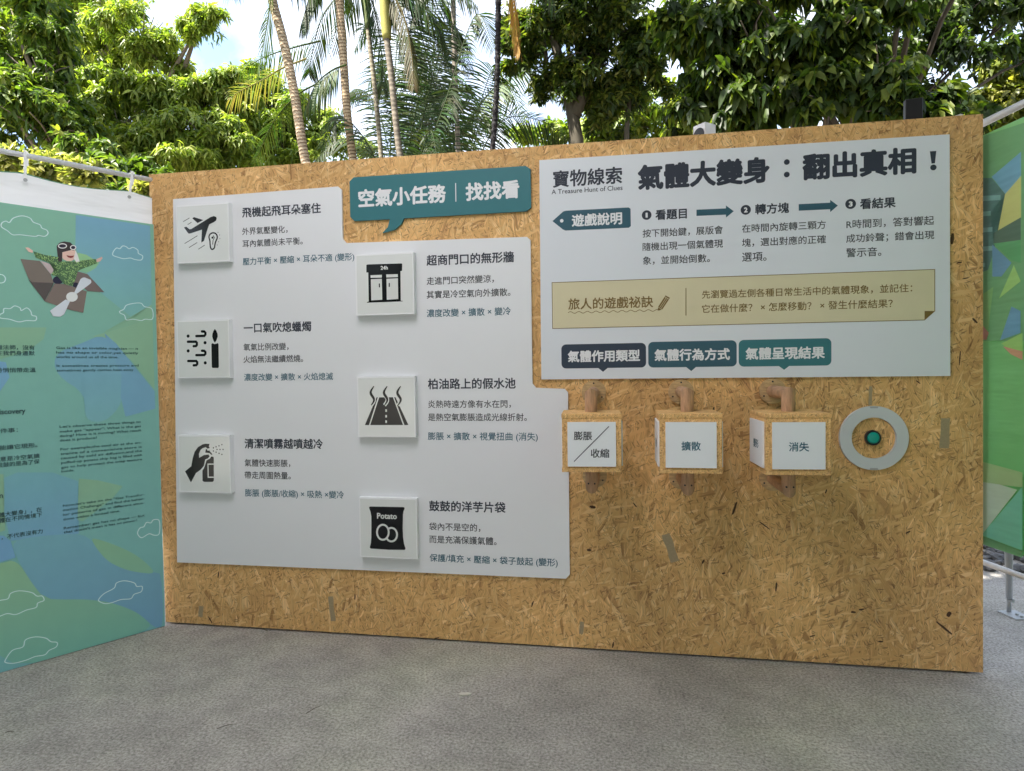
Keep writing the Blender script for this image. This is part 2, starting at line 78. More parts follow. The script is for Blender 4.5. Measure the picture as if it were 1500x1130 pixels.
CLOUDS = [[(-0.6127,2.0804),(-0.5974,2.1031),(-0.5648,2.1189),(-0.5348,2.1134),(-0.5225,2.0966),(-0.4971,2.0881),(-0.4898,2.0735),(-0.4717,2.0667),(-0.4669,2.0516),(-0.4804,2.0357),(-0.5037,2.0368),(-0.5192,2.0301),(-0.5747,2.0296),(-0.602,2.0256),(-0.6211,2.0412),(-0.6424,2.0562),(-0.6395,2.0749),(-0.6247,2.0846)],[(-0.1946,1.9968),(-0.1791,2.0192),(-0.1641,2.0177),(-0.1515,2.033),(-0.1363,2.0329),(-0.1212,2.0232),(-0.1024,2.0326),(-0.0809,2.0215),(-0.0782,2.0045),(-0.0584,1.993),(-0.0665,1.9711),(-0.0979,1.9709),(-0.1163,1.9756),(-0.1472,1.9686),(-0.1713,1.9725),(-0.1951,1.9799)],[(-0.6584,1.6531),(-0.6461,1.663),(-0.6431,1.6815),(-0.6212,1.6828),(-0.6037,1.6962),(-0.5841,1.6881),(-0.5795,1.676),(-0.559,1.6897),(-0.5443,1.6749),(-0.5397,1.6563),(-0.5235,1.6509),(-0.5276,1.6318),(-0.5607,1.6303),(-0.5909,1.6227),(-0.625,1.6334),(-0.6588,1.6379)],[(-0.1726,1.6961),(-0.1541,1.7075),(-0.1413,1.7289),(-0.1039,1.7417),(-0.0725,1.7438),(-0.0571,1.7273),(-0.0209,1.7168),(-0.0197,1.6646),(-0.0557,1.6607),(-0.0749,1.6528),(-0.1124,1.658),(-0.1434,1.6531),(-0.1519,1.6767),(-0.1699,1.686)],[(-0.6821,1.8272),(-0.6533,1.8373),(-0.639,1.8314),(-0.6346,1.8166),(-0.6447,1.8004),(-0.683,1.7969)],[(-0.7077,0.3298),(-0.6948,0.3383),(-0.6661,0.3385),(-0.6558,0.3603),(-0.6231,0.3638),(-0.5772,0.3431),(-0.5575,0.3209),(-0.5372,0.3153),(-0.531,0.2924),(-0.5551,0.2865),(-0.5624,0.2675),(-0.5994,0.2656),(-0.6392,0.2566),(-0.6712,0.2702),(-0.7093,0.2693)],[(-0.3038,0.2376),(-0.2801,0.258),(-0.2367,0.2734),(-0.2242,0.2975),(-0.1882,0.2991),(-0.144,0.2766),(-0.1322,0.2549),(-0.1074,0.2484),(-0.1123,0.2216),(-0.1456,0.2167),(-0.1625,0.1982),(-0.2067,0.206),(-0.2465,0.2017),(-0.2777,0.2051),(-0.3042,0.2242)],[(-0.6835,0.0567),(-0.6567,0.0927),(-0.6173,0.096),(-0.6065,0.1258),(-0.5696,0.1281),(-0.5291,0.109),(-0.5089,0.0853),(-0.4847,0.073),(-0.4888,0.0529),(-0.517,0.0452),(-0.5347,0.03),(-0.5722,0.0344),(-0.6059,0.0294),(-0.6519,0.0307),(-0.6806,0.0433)],[(-0.1205,0.5403),(-0.1075,0.561),(-0.0907,0.5624),(-0.0775,0.5833),(-0.0565,0.5765),(-0.0433,0.591),(-0.0152,0.58),(-0.017,0.512),(-0.0413,0.5075),(-0.0665,0.5201),(-0.1006,0.5065),(-0.1168,0.521)]]
BG = [((90,128,162),(98,146,142),[(-0.3509,2.1598),(-0.0183,2.1581),(-0.0186,1.9485),(-0.0218,1.7295),(-0.1123,1.6615),(-0.2871,1.8127),(-0.3399,1.9524),(-0.3574,2.0025)]),((128,165,100),(110,155,110),[(-0.3476,1.9744),(-0.3114,1.969),(-0.2579,1.9355),(-0.2731,1.9072),(-0.3081,1.8803),(-0.3472,1.8861)]),((114,146,110),(104,142,110),[(-0.0209,1.7401),(-0.0202,1.5456),(-0.2945,1.5394),(-0.235,1.5948),(-0.1123,1.6615)]),((114,146,110),(114,146,110),[(-0.295,1.5644),(-0.2049,1.5967),(-0.0188,1.665),(-0.0189,1.2857),(-0.1294,1.4483)]),((90,128,162),(96,140,150),[(-0.244,1.5806),(-0.3454,1.5271),(-0.4597,1.4758),(-0.4538,1.3707),(-0.3337,1.2782),(-0.3435,1.1449),(-0.2563,1.1241),(-0.1689,1.2231),(-0.175,1.3659),(-0.1294,1.4483)]),((90,128,162),(90,128,162),[(-0.244,1.5806),(-0.1936,1.5301),(-0.0191,1.2779),(-0.0187,1.1846),(-0.1608,1.1511),(-0.18,1.2536),(-0.173,1.3659),(-0.2205,1.5)]),((114,146,110),(104,142,110),[(-0.6912,1.5928),(-0.485,1.6007),(-0.4979,1.5448),(-0.5666,1.4818),(-0.6955,1.4376)]),((92,130,172),(90,128,162),[(-0.6953,1.4442),(-0.6434,1.4342),(-0.6321,1.3636),(-0.6681,1.301),(-0.7,1.2756)]),((114,146,110),(114,146,110),[(-0.7162,0.9247),(-0.666,0.9181),(-0.672,0.7483),(-0.6668,0.6578),(-0.724,0.645)]),((90,136,150),(88,128,165),[(-0.3862,0.6546),(-0.3774,0.8451),(-0.4797,0.902),(-0.6143,0.9195),(-0.6639,0.9016),(-0.6684,0.7396),(-0.649,0.6051),(-0.3808,0.5836)]),((114,146,110),(108,148,120),[(-0.3734,0.8576),(-0.2915,0.8375),(-0.1831,0.7923),(-0.2323,0.7345),(-0.3645,0.6418),(-0.3848,0.6543)]),((90,134,152),(84,122,165),[(-0.649,0.6051),(-0.5293,0.6052),(-0.3807,0.5854),(-0.3297,0.5467),(-0.2715,0.4358),(-0.0381,0.3013),(-0.0114,0.2946),(-0.0077,0.0018),(-0.0502,0.0055),(-0.1196,0.1022),(-0.2466,0.199),(-0.3969,0.2591),(-0.5241,0.2905),(-0.5759,0.3889),(-0.6287,0.5183)]),((112,148,108),(104,146,118),[(-0.337,0.5527),(-0.2995,0.5405),(-0.223,0.4927),(-0.1439,0.4341),(-0.0791,0.3632),(-0.0382,0.2966),(-0.1302,0.3288),(-0.1945,0.3631),(-0.2717,0.4268)]),((86,124,170),(86,124,170),[(-0.724,0.645),(-0.6739,0.6347),(-0.649,0.6051),(-0.6318,0.5231),(-0.7277,0.5089)]),((118,152,108),(92,145,128),[(-0.7278,0.5049),(-0.6901,0.5081),(-0.6288,0.5142),(-0.5759,0.3889),(-0.5241,0.2905),(-0.3968,0.2617),(-0.3078,0.2298),(-0.2466,0.199),(-0.1759,0.1512),(-0.1196,0.1022),(-0.0502,0.0055),(-0.283,0.0064),(-0.7419,-0.0006)])]
BTEXT = [('c','魔法師，沒有',-0.6773,-0.5332,1.5035,0),('c','在我們身邊默',-0.678,-0.534,1.4769,0),('c','時悄悄帶走溫',-0.6802,-0.533,1.3981,0),('t','Discovery',-0.694,-0.5769,1.2056,0),('c','件事：',-0.6731,-0.608,1.119,0),('c','就能讓它現形。',-0.7047,-0.5357,1.0413,0),('c','意是冷空氣擴',-0.6768,-0.5286,0.9888,0),('c','鼓鼓的是為了保',-0.6898,-0.5294,0.9617,0),('c','體大變身」，在',-0.6888,-0.5274,0.732,0),('c','體在不同情境下',-0.6895,-0.5268,0.7063,0),('c','，不代表沒有力',-0.6823,-0.5266,0.6271,0),('t','n',-0.6839,-0.6711,0.8204,0),('e0','Gas is like an invisible magician — it',-0.4496,-0.0923,1.5038,0),('e0','has no shape or color,yet quietly',-0.4502,-0.0929,1.4813,0),('e0','works around us all the time.',-0.4508,-0.186,1.459,0),('e0','It sometimes creates pressure and',-0.4498,-0.093,1.4162,0),('e0','sometimes gently carries heat away',-0.4498,-0.1177,1.3939,0),('e1',"Let's observe these three things to",-0.446,-0.0905,1.1198,0),('e1','make gas “appear”: What is the gas',-0.4461,-0.0902,1.0966,0),('e1','doing? How is it moving? What result',-0.4464,-0.0894,1.0749,0),('e1','does it produce?',-0.447,-0.2918,1.0533,0),('e1','For example,the cool air at the en-',-0.4457,-0.0902,1.0099,0),('e1','trance of a convenience store is',-0.4463,-0.0895,0.9872,0),('e1','caused by cold air diffusion,and the',-0.4458,-0.0894,0.9662,0),('e1','puffed-up potato chip bag is filled with',-0.445,-0.0893,0.944,0),('e1','gas to help protect the crisp texture',-0.445,-0.0896,0.9214,0),('e1','inside.',-0.4448,-0.391,0.902,0),('e2','Now,let’s take on the “Gas Transfor-',-0.4432,-0.0835,0.733,0),('e2','mation Challenge” and find the behav-',-0.4438,-0.0841,0.7117,0),('e2','ior patterns of gas in different situa-',-0.4442,-0.0846,0.6895,0),('e2','tions within a limited time.',-0.4437,-0.1992,0.6664,0),('e2','Remember: gas has no shape — but',-0.4429,-0.0851,0.6231,0),('e2','that doesn’t mean it has no power!',-0.4434,-0.1214,0.6028,0)]
BORG = (0.0373,-0.0356)
BDIR = (0.5426,0.84)
RB = [((70,118,72),[(-0.026,2.3643),(0.2375,2.3381),(0.2453,1.456),(-0.0197,1.468)]),((72,122,160),[(0.0671,2.1694),(0.2123,2.2276),(0.2131,2.1254),(0.1371,2.0766)]),((168,156,82),[(0.06,2.0141),(0.1371,2.0766),(0.2131,2.13),(0.2146,1.9605),(0.0808,1.9258)]),((44,78,78),[(-0.0375,2.1958),(0.0672,2.1645),(0.1371,2.0766),(0.06,2.0141),(0.0808,1.9258),(0.0814,1.8473),(0.0522,1.7734),(-0.0345,1.7562)]),((84,128,128),[(-0.0369,2.1142),(0.1144,2.079),(0.1145,2.0577),(-0.0368,2.0897)]),((84,128,128),[(-0.0364,2.0428),(0.0647,2.0238),(0.0648,2.0041),(-0.0363,2.0203)]),((84,128,128),[(-0.036,1.9712),(0.0747,1.9527),(0.0748,1.933),(-0.0358,1.9487)]),((84,128,128),[(-0.0354,1.8874),(0.0777,1.8716),(0.0778,1.8519),(-0.0352,1.8648)]),((84,128,128),[(-0.0349,1.8116),(0.0375,1.8056),(0.0376,1.7886),(-0.0347,1.7921)]),((40,62,52),[(0.0808,1.9258),(0.2146,1.9605),(0.2153,1.8691),(0.1331,1.8714),(0.0811,1.8817)]),((60,100,140),[(0.0752,1.8779),(0.1728,1.783),(0.1228,1.7333),(0.0763,1.7401)]),((52,120,66),[(0.0811,1.8807),(0.2153,1.8691),(0.2161,1.7757),(0.1728,1.7925)]),((120,165,75),[(0.1839,1.7717),(0.2168,1.7009),(0.1121,1.6424)]),((92,135,70),[(-0.0337,1.6433),(0.0825,1.6949),(0.0543,1.4945),(0.011,1.5577),(-0.0331,1.5611)]),((190,90,85),[(-0.0331,1.556),(0.0111,1.5526),(0.0603,1.4992),(0.0484,1.4699),(-0.0325,1.4737)]),((62,108,150),[(0.1743,1.6022),(0.2178,1.5791),(0.2186,1.49),(0.1192,1.4636)]),((112,150,66),[(0.1267,1.4501),(0.2284,1.4893),(0.2291,1.4133),(0.1726,1.4149)]),((205,100,80),[(0.1334,1.4385),(0.2291,1.4133),(0.2294,1.3786),(0.1727,1.4038)]),((120,140,92),[(-0.0166,0.9368),(0.2334,0.9176),(0.2339,0.8575),(-0.0158,0.8349)]),((150,158,150),[(-0.0159,0.8409),(0.1248,0.8485),(0.2091,0.8418),(0.0296,0.6061),(-0.0142,0.5946)]),((70,140,125),[(0.2339,0.8596),(0.0296,0.6061),(0.2361,0.5966)]),((46,92,52),[(-0.0142,0.5922),(0.0296,0.6037),(0.2362,0.5944),(0.2364,0.5614),(-0.014,0.5633)])]
RBOUT = [(-0.026,2.3693),(0.2375,2.3473),(0.3027,0.5578),(-0.014,0.5669)]
RA = (4.07,0.08)
RBP = (4.12,-0.12)
RRAIL = [(4.0695,0.0821,2.4241),(4.1193,-0.117,2.4308)]
RPIPE = [(4.0728,0.0687,0.4783),(4.1233,-0.1331,0.4936)]
LEGFOOT = (4.5636,0.7847,0.0)
CUBE = {'x':[2.3581,2.763,3.1677],'rot':[0.0549,0.0129,0.0606],'d':0.2853,'s':0.2493,'h':0.2439,'zf':1.2533,'zt':1.1798}
RING = [3.5929,1.0409,0.1431]
RAIL = [2.424,2.424]
TREES = {'near':[(-4.76,3.6,5.61,0.62,0.54),(-4.4,3.6,4.92,0.5,0.45),(-4.63,3.4,4.49,0.57,0.4),(-4.23,3.5,4.3,0.61,0.37),(-5.8,3.7,5.35,0.78,0.86),(-3.58,3.3,3.83,0.43,0.23),(-5.18,3.4,4.09,0.57,0.49),(-4.55,3.8,6.53,0.76,0.51)],'tall':[(-6.79,7.2,7.7,0.75,0.5),(-7.87,7.5,8.23,0.71,0.58),(-5.79,7.0,7.32,0.66,0.42),(-5.4,7.0,6.8,0.5,0.46),(-4.57,6.8,7.26,0.35,0.23),(-4.29,6.8,7.44,0.3,0.21),(-6.54,7.2,6.94,0.56,0.37),(-7.34,7.3,7.25,0.57,0.44),(-8.47,7.6,9.0,1.05,0.66),(-6.8,7.4,8.68,0.88,0.51)],'bush':[(-5.25,5.2,5.5,0.5,0.35),(-4.39,5.0,5.25,0.44,0.34),(-3.66,4.9,5.14,0.47,0.3),(-3.28,5.1,5.29,0.43,0.29),(-4.56,4.8,4.75,0.53,0.33),(-3.73,4.7,4.61,0.51,0.35),(-3.08,4.8,4.59,0.46,0.33),(-2.93,5.3,5.24,0.39,0.39),(-5.3,5.0,4.98,0.4,0.4),(-4.19,4.6,4.19,0.65,0.26),(-3.33,4.7,4.17,0.65,0.23),(-2.74,4.9,4.42,0.33,0.28)],'back':[(-3.04,6.2,5.73,0.48,0.43),(-2.64,6.4,5.4,0.6,0.44),(-3.11,6.0,5.08,0.58,0.48),(-2.17,6.6,5.0,0.61,0.28),(-2.66,6.2,4.74,0.64,0.32)],'vari':[(-1.86,0.9,2.92,0.2,0.12),(-1.54,0.9,2.86,0.19,0.11),(-1.21,0.85,2.78,0.15,0.1),(-2.27,1.0,2.99,0.21,0.15),(-0.68,0.75,2.61,0.08,0.06)],'lowdark':[(-1.69,1.7,3.05,0.26,0.14),(-1.45,1.8,3.04,0.23,0.13),(-1.51,1.6,2.86,0.23,0.12)],'fork':[(1.67,4.2,5.25,0.43,0.35),(2.15,4.0,5.16,0.45,0.34),(2.59,4.1,4.95,0.41,0.37),(1.66,4.3,4.76,0.35,0.32),(2.21,4.1,4.69,0.38,0.3),(2.73,4.2,4.54,0.34,0.34),(1.31,4.5,5.28,0.28,0.37),(2.03,4.5,4.49,0.36,0.2),(2.43,4.4,4.34,0.47,0.31),(1.99,4.2,5.82,0.69,0.38),(2.67,4.2,5.66,0.53,0.38)],'under':[(2.41,6.0,4.7,0.57,0.24),(3.08,6.2,4.77,0.48,0.27),(1.91,6.4,4.83,0.5,0.18),(1.38,6.6,4.89,0.52,0.17),(3.52,6.0,4.79,0.47,0.28),(2.7,6.3,5.17,0.49,0.29)],'broad':[(3.01,1.9,3.8,0.28,0.23),(3.33,1.8,3.77,0.3,0.22),(3.63,1.7,3.54,0.29,0.22),(3.98,1.8,3.65,0.29,0.22),(3.25,1.9,3.48,0.3,0.2),(3.54,1.7,3.22,0.29,0.17),(3.87,1.6,3.2,0.28,0.19),(4.25,1.7,3.35,0.28,0.21),(4.51,1.6,3.05,0.23,0.16),(4.22,1.5,3.02,0.22,0.13),(3.02,2.0,3.31,0.23,0.16),(4.19,1.9,3.88,0.34,0.2),(3.47,2.0,4.21,0.46,0.2),(4.66,1.5,2.94,0.18,0.11)],'dark':[(3.56,4.4,5.15,0.53,0.38),(4.1,4.2,4.7,0.51,0.44),(4.74,4.3,4.83,0.58,0.44),(5.31,4.2,4.86,0.57,0.35),(5.98,4.4,4.9,0.57,0.36),(6.54,4.5,4.96,0.5,0.36),(4.39,4.0,4.09,0.57,0.28),(5.14,4.1,4.27,0.49,0.35),(5.82,4.2,4.39,0.49,0.32),(3.74,4.2,4.22,0.44,0.3),(5.48,4.0,3.86,0.41,0.17),(5.04,4.6,5.77,1.21,0.45),(6.5,4.8,5.64,0.9,0.45),(3.67,4.6,5.86,0.7,0.39),(6.92,4.6,4.62,0.36,0.29)],'gold':[(7.13,5.6,4.83,0.33,0.33),(7.01,5.5,4.4,0.37,0.29),(7.43,5.6,4.48,0.41,0.41),(6.67,5.4,4.14,0.37,0.2),(7.03,5.4,4.0,0.4,0.16)]}
PALM = {'p1':([(-0.371,2.6,2.96),(-0.466,2.6,3.385),(-0.569,2.6,4.069),(-0.663,2.6,4.528),(-0.766,2.6,4.924),(-0.832,2.6,5.38),(-0.878,2.6,5.77)],8.3),'p2':([(-0.088,2.9,3.019),(-0.121,2.9,3.504),(-0.168,2.9,3.962),(-0.198,2.9,4.564),(-0.223,2.9,5.032),(-0.235,2.9,5.496),(-0.237,2.9,6.024)],7.8),'p3':([(-0.059,3.6,3.193),(-0.095,3.6,3.753),(-0.151,3.6,4.461),(-0.203,3.6,4.982),(-0.241,3.6,5.465),(-0.259,3.6,5.724)],5.2),'p4':([(0.394,3.1,3.041),(0.296,3.1,3.58),(0.225,3.1,4.349),(0.188,3.1,4.705),(0.167,3.1,5.1),(0.164,3.1,5.304)],5.6),'p5':([(0.841,3.4,3.091),(0.829,3.4,3.684),(0.81,3.4,4.289),(0.804,3.4,4.78),(0.803,3.4,5.198),(0.816,3.4,5.959)],5.6),'p6':([(1.364,2.3,2.784),(1.42,2.3,3.285),(1.463,2.3,3.817),(1.485,2.3,4.501),(1.501,2.3,5.181)],4.4)}
FORKT = [[(2.005,4.2,2.993),(2.008,4.2,3.953),(1.958,4.2,4.263),(1.884,4.2,4.613),(1.788,4.2,5.004),(1.677,4.2,5.398)],[(1.98,4.2,4.223),(2.114,4.2,4.516),(2.286,4.2,4.879),(2.44,4.2,5.239)],[(1.95,4.3,4.303),(2.048,4.3,4.642),(2.014,4.3,5.108)]]
FORK2 = [[(2.55,4.3,3.218),(2.565,4.3,4.061),(2.631,4.3,4.665),(2.665,4.3,5.117)]]
FROND = [('p1',[(-0.852,2.6,5.671),(-0.986,2.533,5.484),(-1.057,2.467,5.198),(-1.056,2.4,4.875)],0.358,0.6,'g',0),('p1',[(-0.852,2.6,5.671),(-0.706,2.525,5.254),(-0.708,2.45,4.77),(-0.743,2.375,4.361),(-0.751,2.3,4.11)],0.378,0.35,'g',0.9),('p1',[(-0.852,2.6,5.671),(-0.643,2.667,5.399),(-0.436,2.733,5.221),(-0.367,2.8,5.057)],0.488,0.92,'g',0),('p1',[(-0.852,2.6,5.671),(-0.623,2.767,5.591),(-0.283,2.933,5.324),(-0.147,3.1,5.068)],0.391,0.85,'g',0),('p2',[(-0.238,2.9,5.958),(-0.376,2.833,5.406),(-0.48,2.767,4.986),(-0.537,2.7,4.695)],0.402,0.8,'d',0),('p2',[(-0.238,2.9,5.958),(0.052,3.0,5.59),(0.22,3.1,5.229),(0.285,3.2,4.869)],0.416,0.7,'d',0),('p2',[(-0.636,3.0,4.548),(-0.859,2.925,4.439),(-1.034,2.85,4.306),(-1.252,2.775,4.172),(-1.324,2.7,4.073)],0.319,0.15,'y',0.25),('p2',[(-0.634,3.3,4.447),(-0.875,3.233,4.297),(-1.118,3.167,4.005),(-1.309,3.1,3.568)],0.326,0.3,'g',0.4),('p2',[(-0.673,3.4,4.93),(-0.937,3.3,4.835),(-1.238,3.2,4.708),(-1.496,3.1,4.508)],0.323,0.3,'g',0.3),('p2',[(-0.121,2.8,4.344),(-0.262,2.767,4.283),(-0.412,2.733,4.145),(-0.514,2.7,3.898)],0.384,0.9,'g',0),('p4',[(0.164,3.1,5.304),(0.422,3.133,5.158),(0.692,3.167,4.877),(0.817,3.2,4.475)],0.412,0.6,'d',0),('p4',[(0.164,3.1,5.304),(-0.111,3.2,5.326),(-0.386,3.3,5.134),(-0.582,3.4,4.776)],0.377,0.55,'d',0),('p4',[(0.164,3.1,5.304),(0.382,3.033,4.906),(0.488,2.967,4.463),(0.525,2.9,4.1)],0.309,0.75,'b',0.4),('p4',[(0.164,3.1,5.304),(0.449,3.067,5.317),(0.875,3.033,5.18),(1.151,3.0,4.868)],0.377,0.7,'d',0),('p5',[(0.815,3.4,5.89),(0.654,3.333,5.591),(0.487,3.267,5.227),(0.394,3.2,4.858)],0.387,0.8,'d',0),('p6',[(1.5,2.3,5.124),(1.583,2.275,4.815),(1.623,2.25,4.514),(1.652,2.225,4.16),(1.682,2.2,3.988)],0.242,0.93,'o',0.2),('p6',[(1.5,2.3,5.124),(1.716,2.367,4.97),(1.879,2.433,4.705),(1.957,2.5,4.444)],0.26,0.7,'d',0),('p3',[(-0.252,3.6,5.65),(-0.54,3.65,5.565),(-0.815,3.7,5.322),(-0.975,3.75,4.906),(-1.029,3.8,4.78)],0.373,0.5,'d',0),('p3',[(-0.252,3.6,5.65),(-0.14,3.633,5.288),(-0.084,3.667,4.781),(-0.105,3.7,4.425)],0.373,0.6,'d',0.7),('areca',[(-0.362,5.09,3.314),(-0.509,5.05,4.113),(-0.698,5.01,4.899),(-0.97,4.969,5.114),(-1.154,4.929,4.834)],0.495,0.33,'d',-0.41),('areca',[(0.274,3.194,2.863),(0.152,3.079,3.258),(-0.008,2.965,3.669),(-0.233,2.851,3.882),(-0.371,2.736,3.54)],0.418,0.2,'d',-0.41),('areca',[(0.288,4.392,3.126),(0.006,4.306,3.507),(-0.351,4.22,3.942),(-0.836,4.134,4.153),(-1.157,4.048,3.799)],0.39,0.21,'d',-0.67),('areca',[(0.385,5.305,3.322),(0.164,5.201,3.99),(-0.118,5.097,4.663),(-0.496,4.993,5.433),(-0.747,4.889,5.137)],0.516,0.34,'d',0.16),('areca',[(-0.281,4.237,3.122),(-0.189,4.145,3.977),(-0.091,4.054,4.762),(0.014,3.962,5.236),(0.08,3.87,4.846)],0.477,0.36,'g',-1.0),('areca',[(-0.176,5.356,3.362),(-0.103,5.328,4.374),(-0.019,5.301,5.322),(0.077,5.274,6.019),(0.129,5.247,5.667)],0.539,0.26,'d',-0.83),('areca',[(0.06,3.603,2.964),(0.234,3.637,3.673),(0.45,3.67,4.357),(0.73,3.704,4.99),(0.9,3.738,4.595)],0.399,0.3,'d',0.85),('areca',[(0.413,4.98,3.249),(0.574,4.838,3.911),(0.757,4.696,4.541),(0.973,4.554,4.981),(1.113,4.412,4.68)],0.47,0.34,'d',-0.62),('areca',[(0.294,3.586,2.948),(0.552,3.58,3.446),(0.866,3.574,3.946),(1.267,3.568,4.369),(1.52,3.561,3.999)],0.385,0.28,'g',0.89),('areca',[(-0.46,5.025,3.304),(-0.349,4.961,3.898),(-0.221,4.897,4.498),(-0.066,4.833,5.098),(0.029,4.77,4.758)],0.474,0.39,'d',-0.98),('areca',[(0.813,3.267,2.851),(0.824,3.232,3.421),(0.832,3.198,3.98),(0.831,3.164,4.169),(0.827,3.13,3.889)],0.356,0.34,'d',0.15),('areca',[(-0.244,5.364,3.368),(-0.034,5.257,3.889),(0.21,5.15,4.424),(0.51,5.043,5.039),(0.699,4.936,4.552)],0.48,0.32,'d',-0.28),('areca',[(0.343,5.289,3.32),(0.499,5.213,3.966),(0.682,5.137,4.603),(0.899,5.062,4.604),(1.041,4.986,4.241)],0.402,0.27,'d',0.79),('areca',[(0.502,4.848,3.215),(0.391,4.856,4.036),(0.249,4.864,4.842),(0.054,4.871,5.471),(-0.092,4.879,5.074)],0.5,0.39,'d',-0.83),('areca',[(0.2,3.532,2.941),(0.391,3.395,3.688),(0.604,3.259,4.354),(0.853,3.122,4.795),(1.013,2.986,4.472)],0.377,0.35,'d',-0.87),('areca',[(0.317,3.204,2.863),(0.552,3.098,3.457),(0.821,2.992,4.005),(1.151,2.886,4.724),(1.356,2.78,4.338)],0.409,0.35,'d',0.83),('areca',[(-0.625,5.316,3.377),(-0.151,5.352,4.076),(0.431,5.388,4.765),(1.18,5.423,5.397),(1.658,5.459,4.989)],0.52,0.4,'d',0.16),('areca',[(0.078,4.565,3.175),(-0.078,4.538,3.926),(-0.279,4.51,4.667),(-0.546,4.483,5.629),(-0.74,4.455,5.366)],0.419,0.37,'d',-0.16),('areca',[(0.329,4.265,3.096),(0.341,4.227,4.054),(0.348,4.189,4.941),(0.349,4.15,5.842),(0.336,4.112,5.403)],0.376,0.29,'d',0.51),('areca',[(0.86,3.524,2.905),(0.736,3.446,3.683),(0.575,3.368,4.41),(0.358,3.289,5.226),(0.209,3.211,4.938)],0.358,0.25,'d',-0.47),('areca',[(0.037,3.725,2.992),(0.175,3.727,3.796),(0.34,3.73,4.554),(0.554,3.733,5.392),(0.681,3.736,5.166)],0.412,0.4,'d',0.1),('areca',[(0.197,4.744,3.208),(0.041,4.73,3.897),(-0.158,4.717,4.593),(-0.431,4.703,5.057),(-0.627,4.689,4.695)],0.425,0.34,'d',-0.38),('areca',[(0.331,3.171,2.855),(0.44,3.058,3.135),(0.562,2.946,3.444),(0.704,2.833,3.659),(0.799,2.72,3.386)],0.301,0.2,'d',0.18),('areca',[(0.401,4.499,3.144),(0.707,4.514,3.754),(1.08,4.528,4.36),(1.554,4.543,4.332),(1.862,4.557,4.073)],0.435,0.3,'d',-0.66)]
LEAFBIT = (1.8270,-0.4977)
FLAKEG = [(3.8845,1.0624,0.1319,0.039,88),(2.7097,0.5139,0.1365,0.0422,-72),(0.9891,0.1336,0.1294,0.0288,-84),(3.5829,1.2292,0.0853,0.0152,88),(0.2277,0.0788,0.0599,0.0299,85),(2.287,0.1076,0.0603,0.0201,84)]
FLAKED = [(3.0008,0.7094,0.0764,0.0159,72),(3.5126,0.25,0.0249,0.0156,0),(3.5468,0.2643,0.028,0.0124,12),(3.904,0.2618,0.0304,0.0274,60),(3.8851,0.1997,0.1036,0.0152,-40),(2.8588,0.4546,0.029,0.0129,60),(2.9507,0.4036,0.0193,0.0128,20),(2.346,0.6999,0.0364,0.0231,-10),(2.3274,0.4903,0.0266,0.0199,0),(2.4371,0.033,0.0366,0.0133,80),(3.1828,0.35,0.0507,0.0127,85),(0.6322,-0.0245,0.0367,0.011,80),(0.2839,0.037,0.0523,0.0112,-55),(3.3388,0.1304,0.0315,0.0095,20),(2.7682,0.8489,0.0161,0.0129,0),(2.9088,1.1699,0.0286,0.0127,75),(3.9426,1.3907,0.0772,0.0089,86),(3.9625,1.7366,0.0295,0.0074,12),(4.0007,1.5524,0.0354,0.0147,-50),(3.9109,1.9099,0.0589,0.0236,85),(3.9381,1.8054,0.0265,0.0118,10),(1.1191,0.2011,0.0357,0.0107,85),(2.0471,0.2127,0.0407,0.0102,70),(1.5556,0.013,0.035,0.0105,20),(0.3401,0.2853,0.0445,0.0111,80),(2.5465,0.7146,0.0327,0.0098,-50),(3.1329,0.6335,0.0696,0.0095,-38),(2.7214,0.8482,0.0645,0.0097,-60),(3.6265,0.1228,0.0248,0.0124,0),(3.7376,0.6207,0.0275,0.0122,30),(3.3976,0.7969,0.0248,0.0093,70),(3.7773,1.2882,0.027,0.009,-40),(3.6526,1.4106,0.0242,0.0091,20)]
TWIGS = [(1.252, -0.707), (0.968, -0.873), (0.614, -0.008), (0.162, -1.031)]

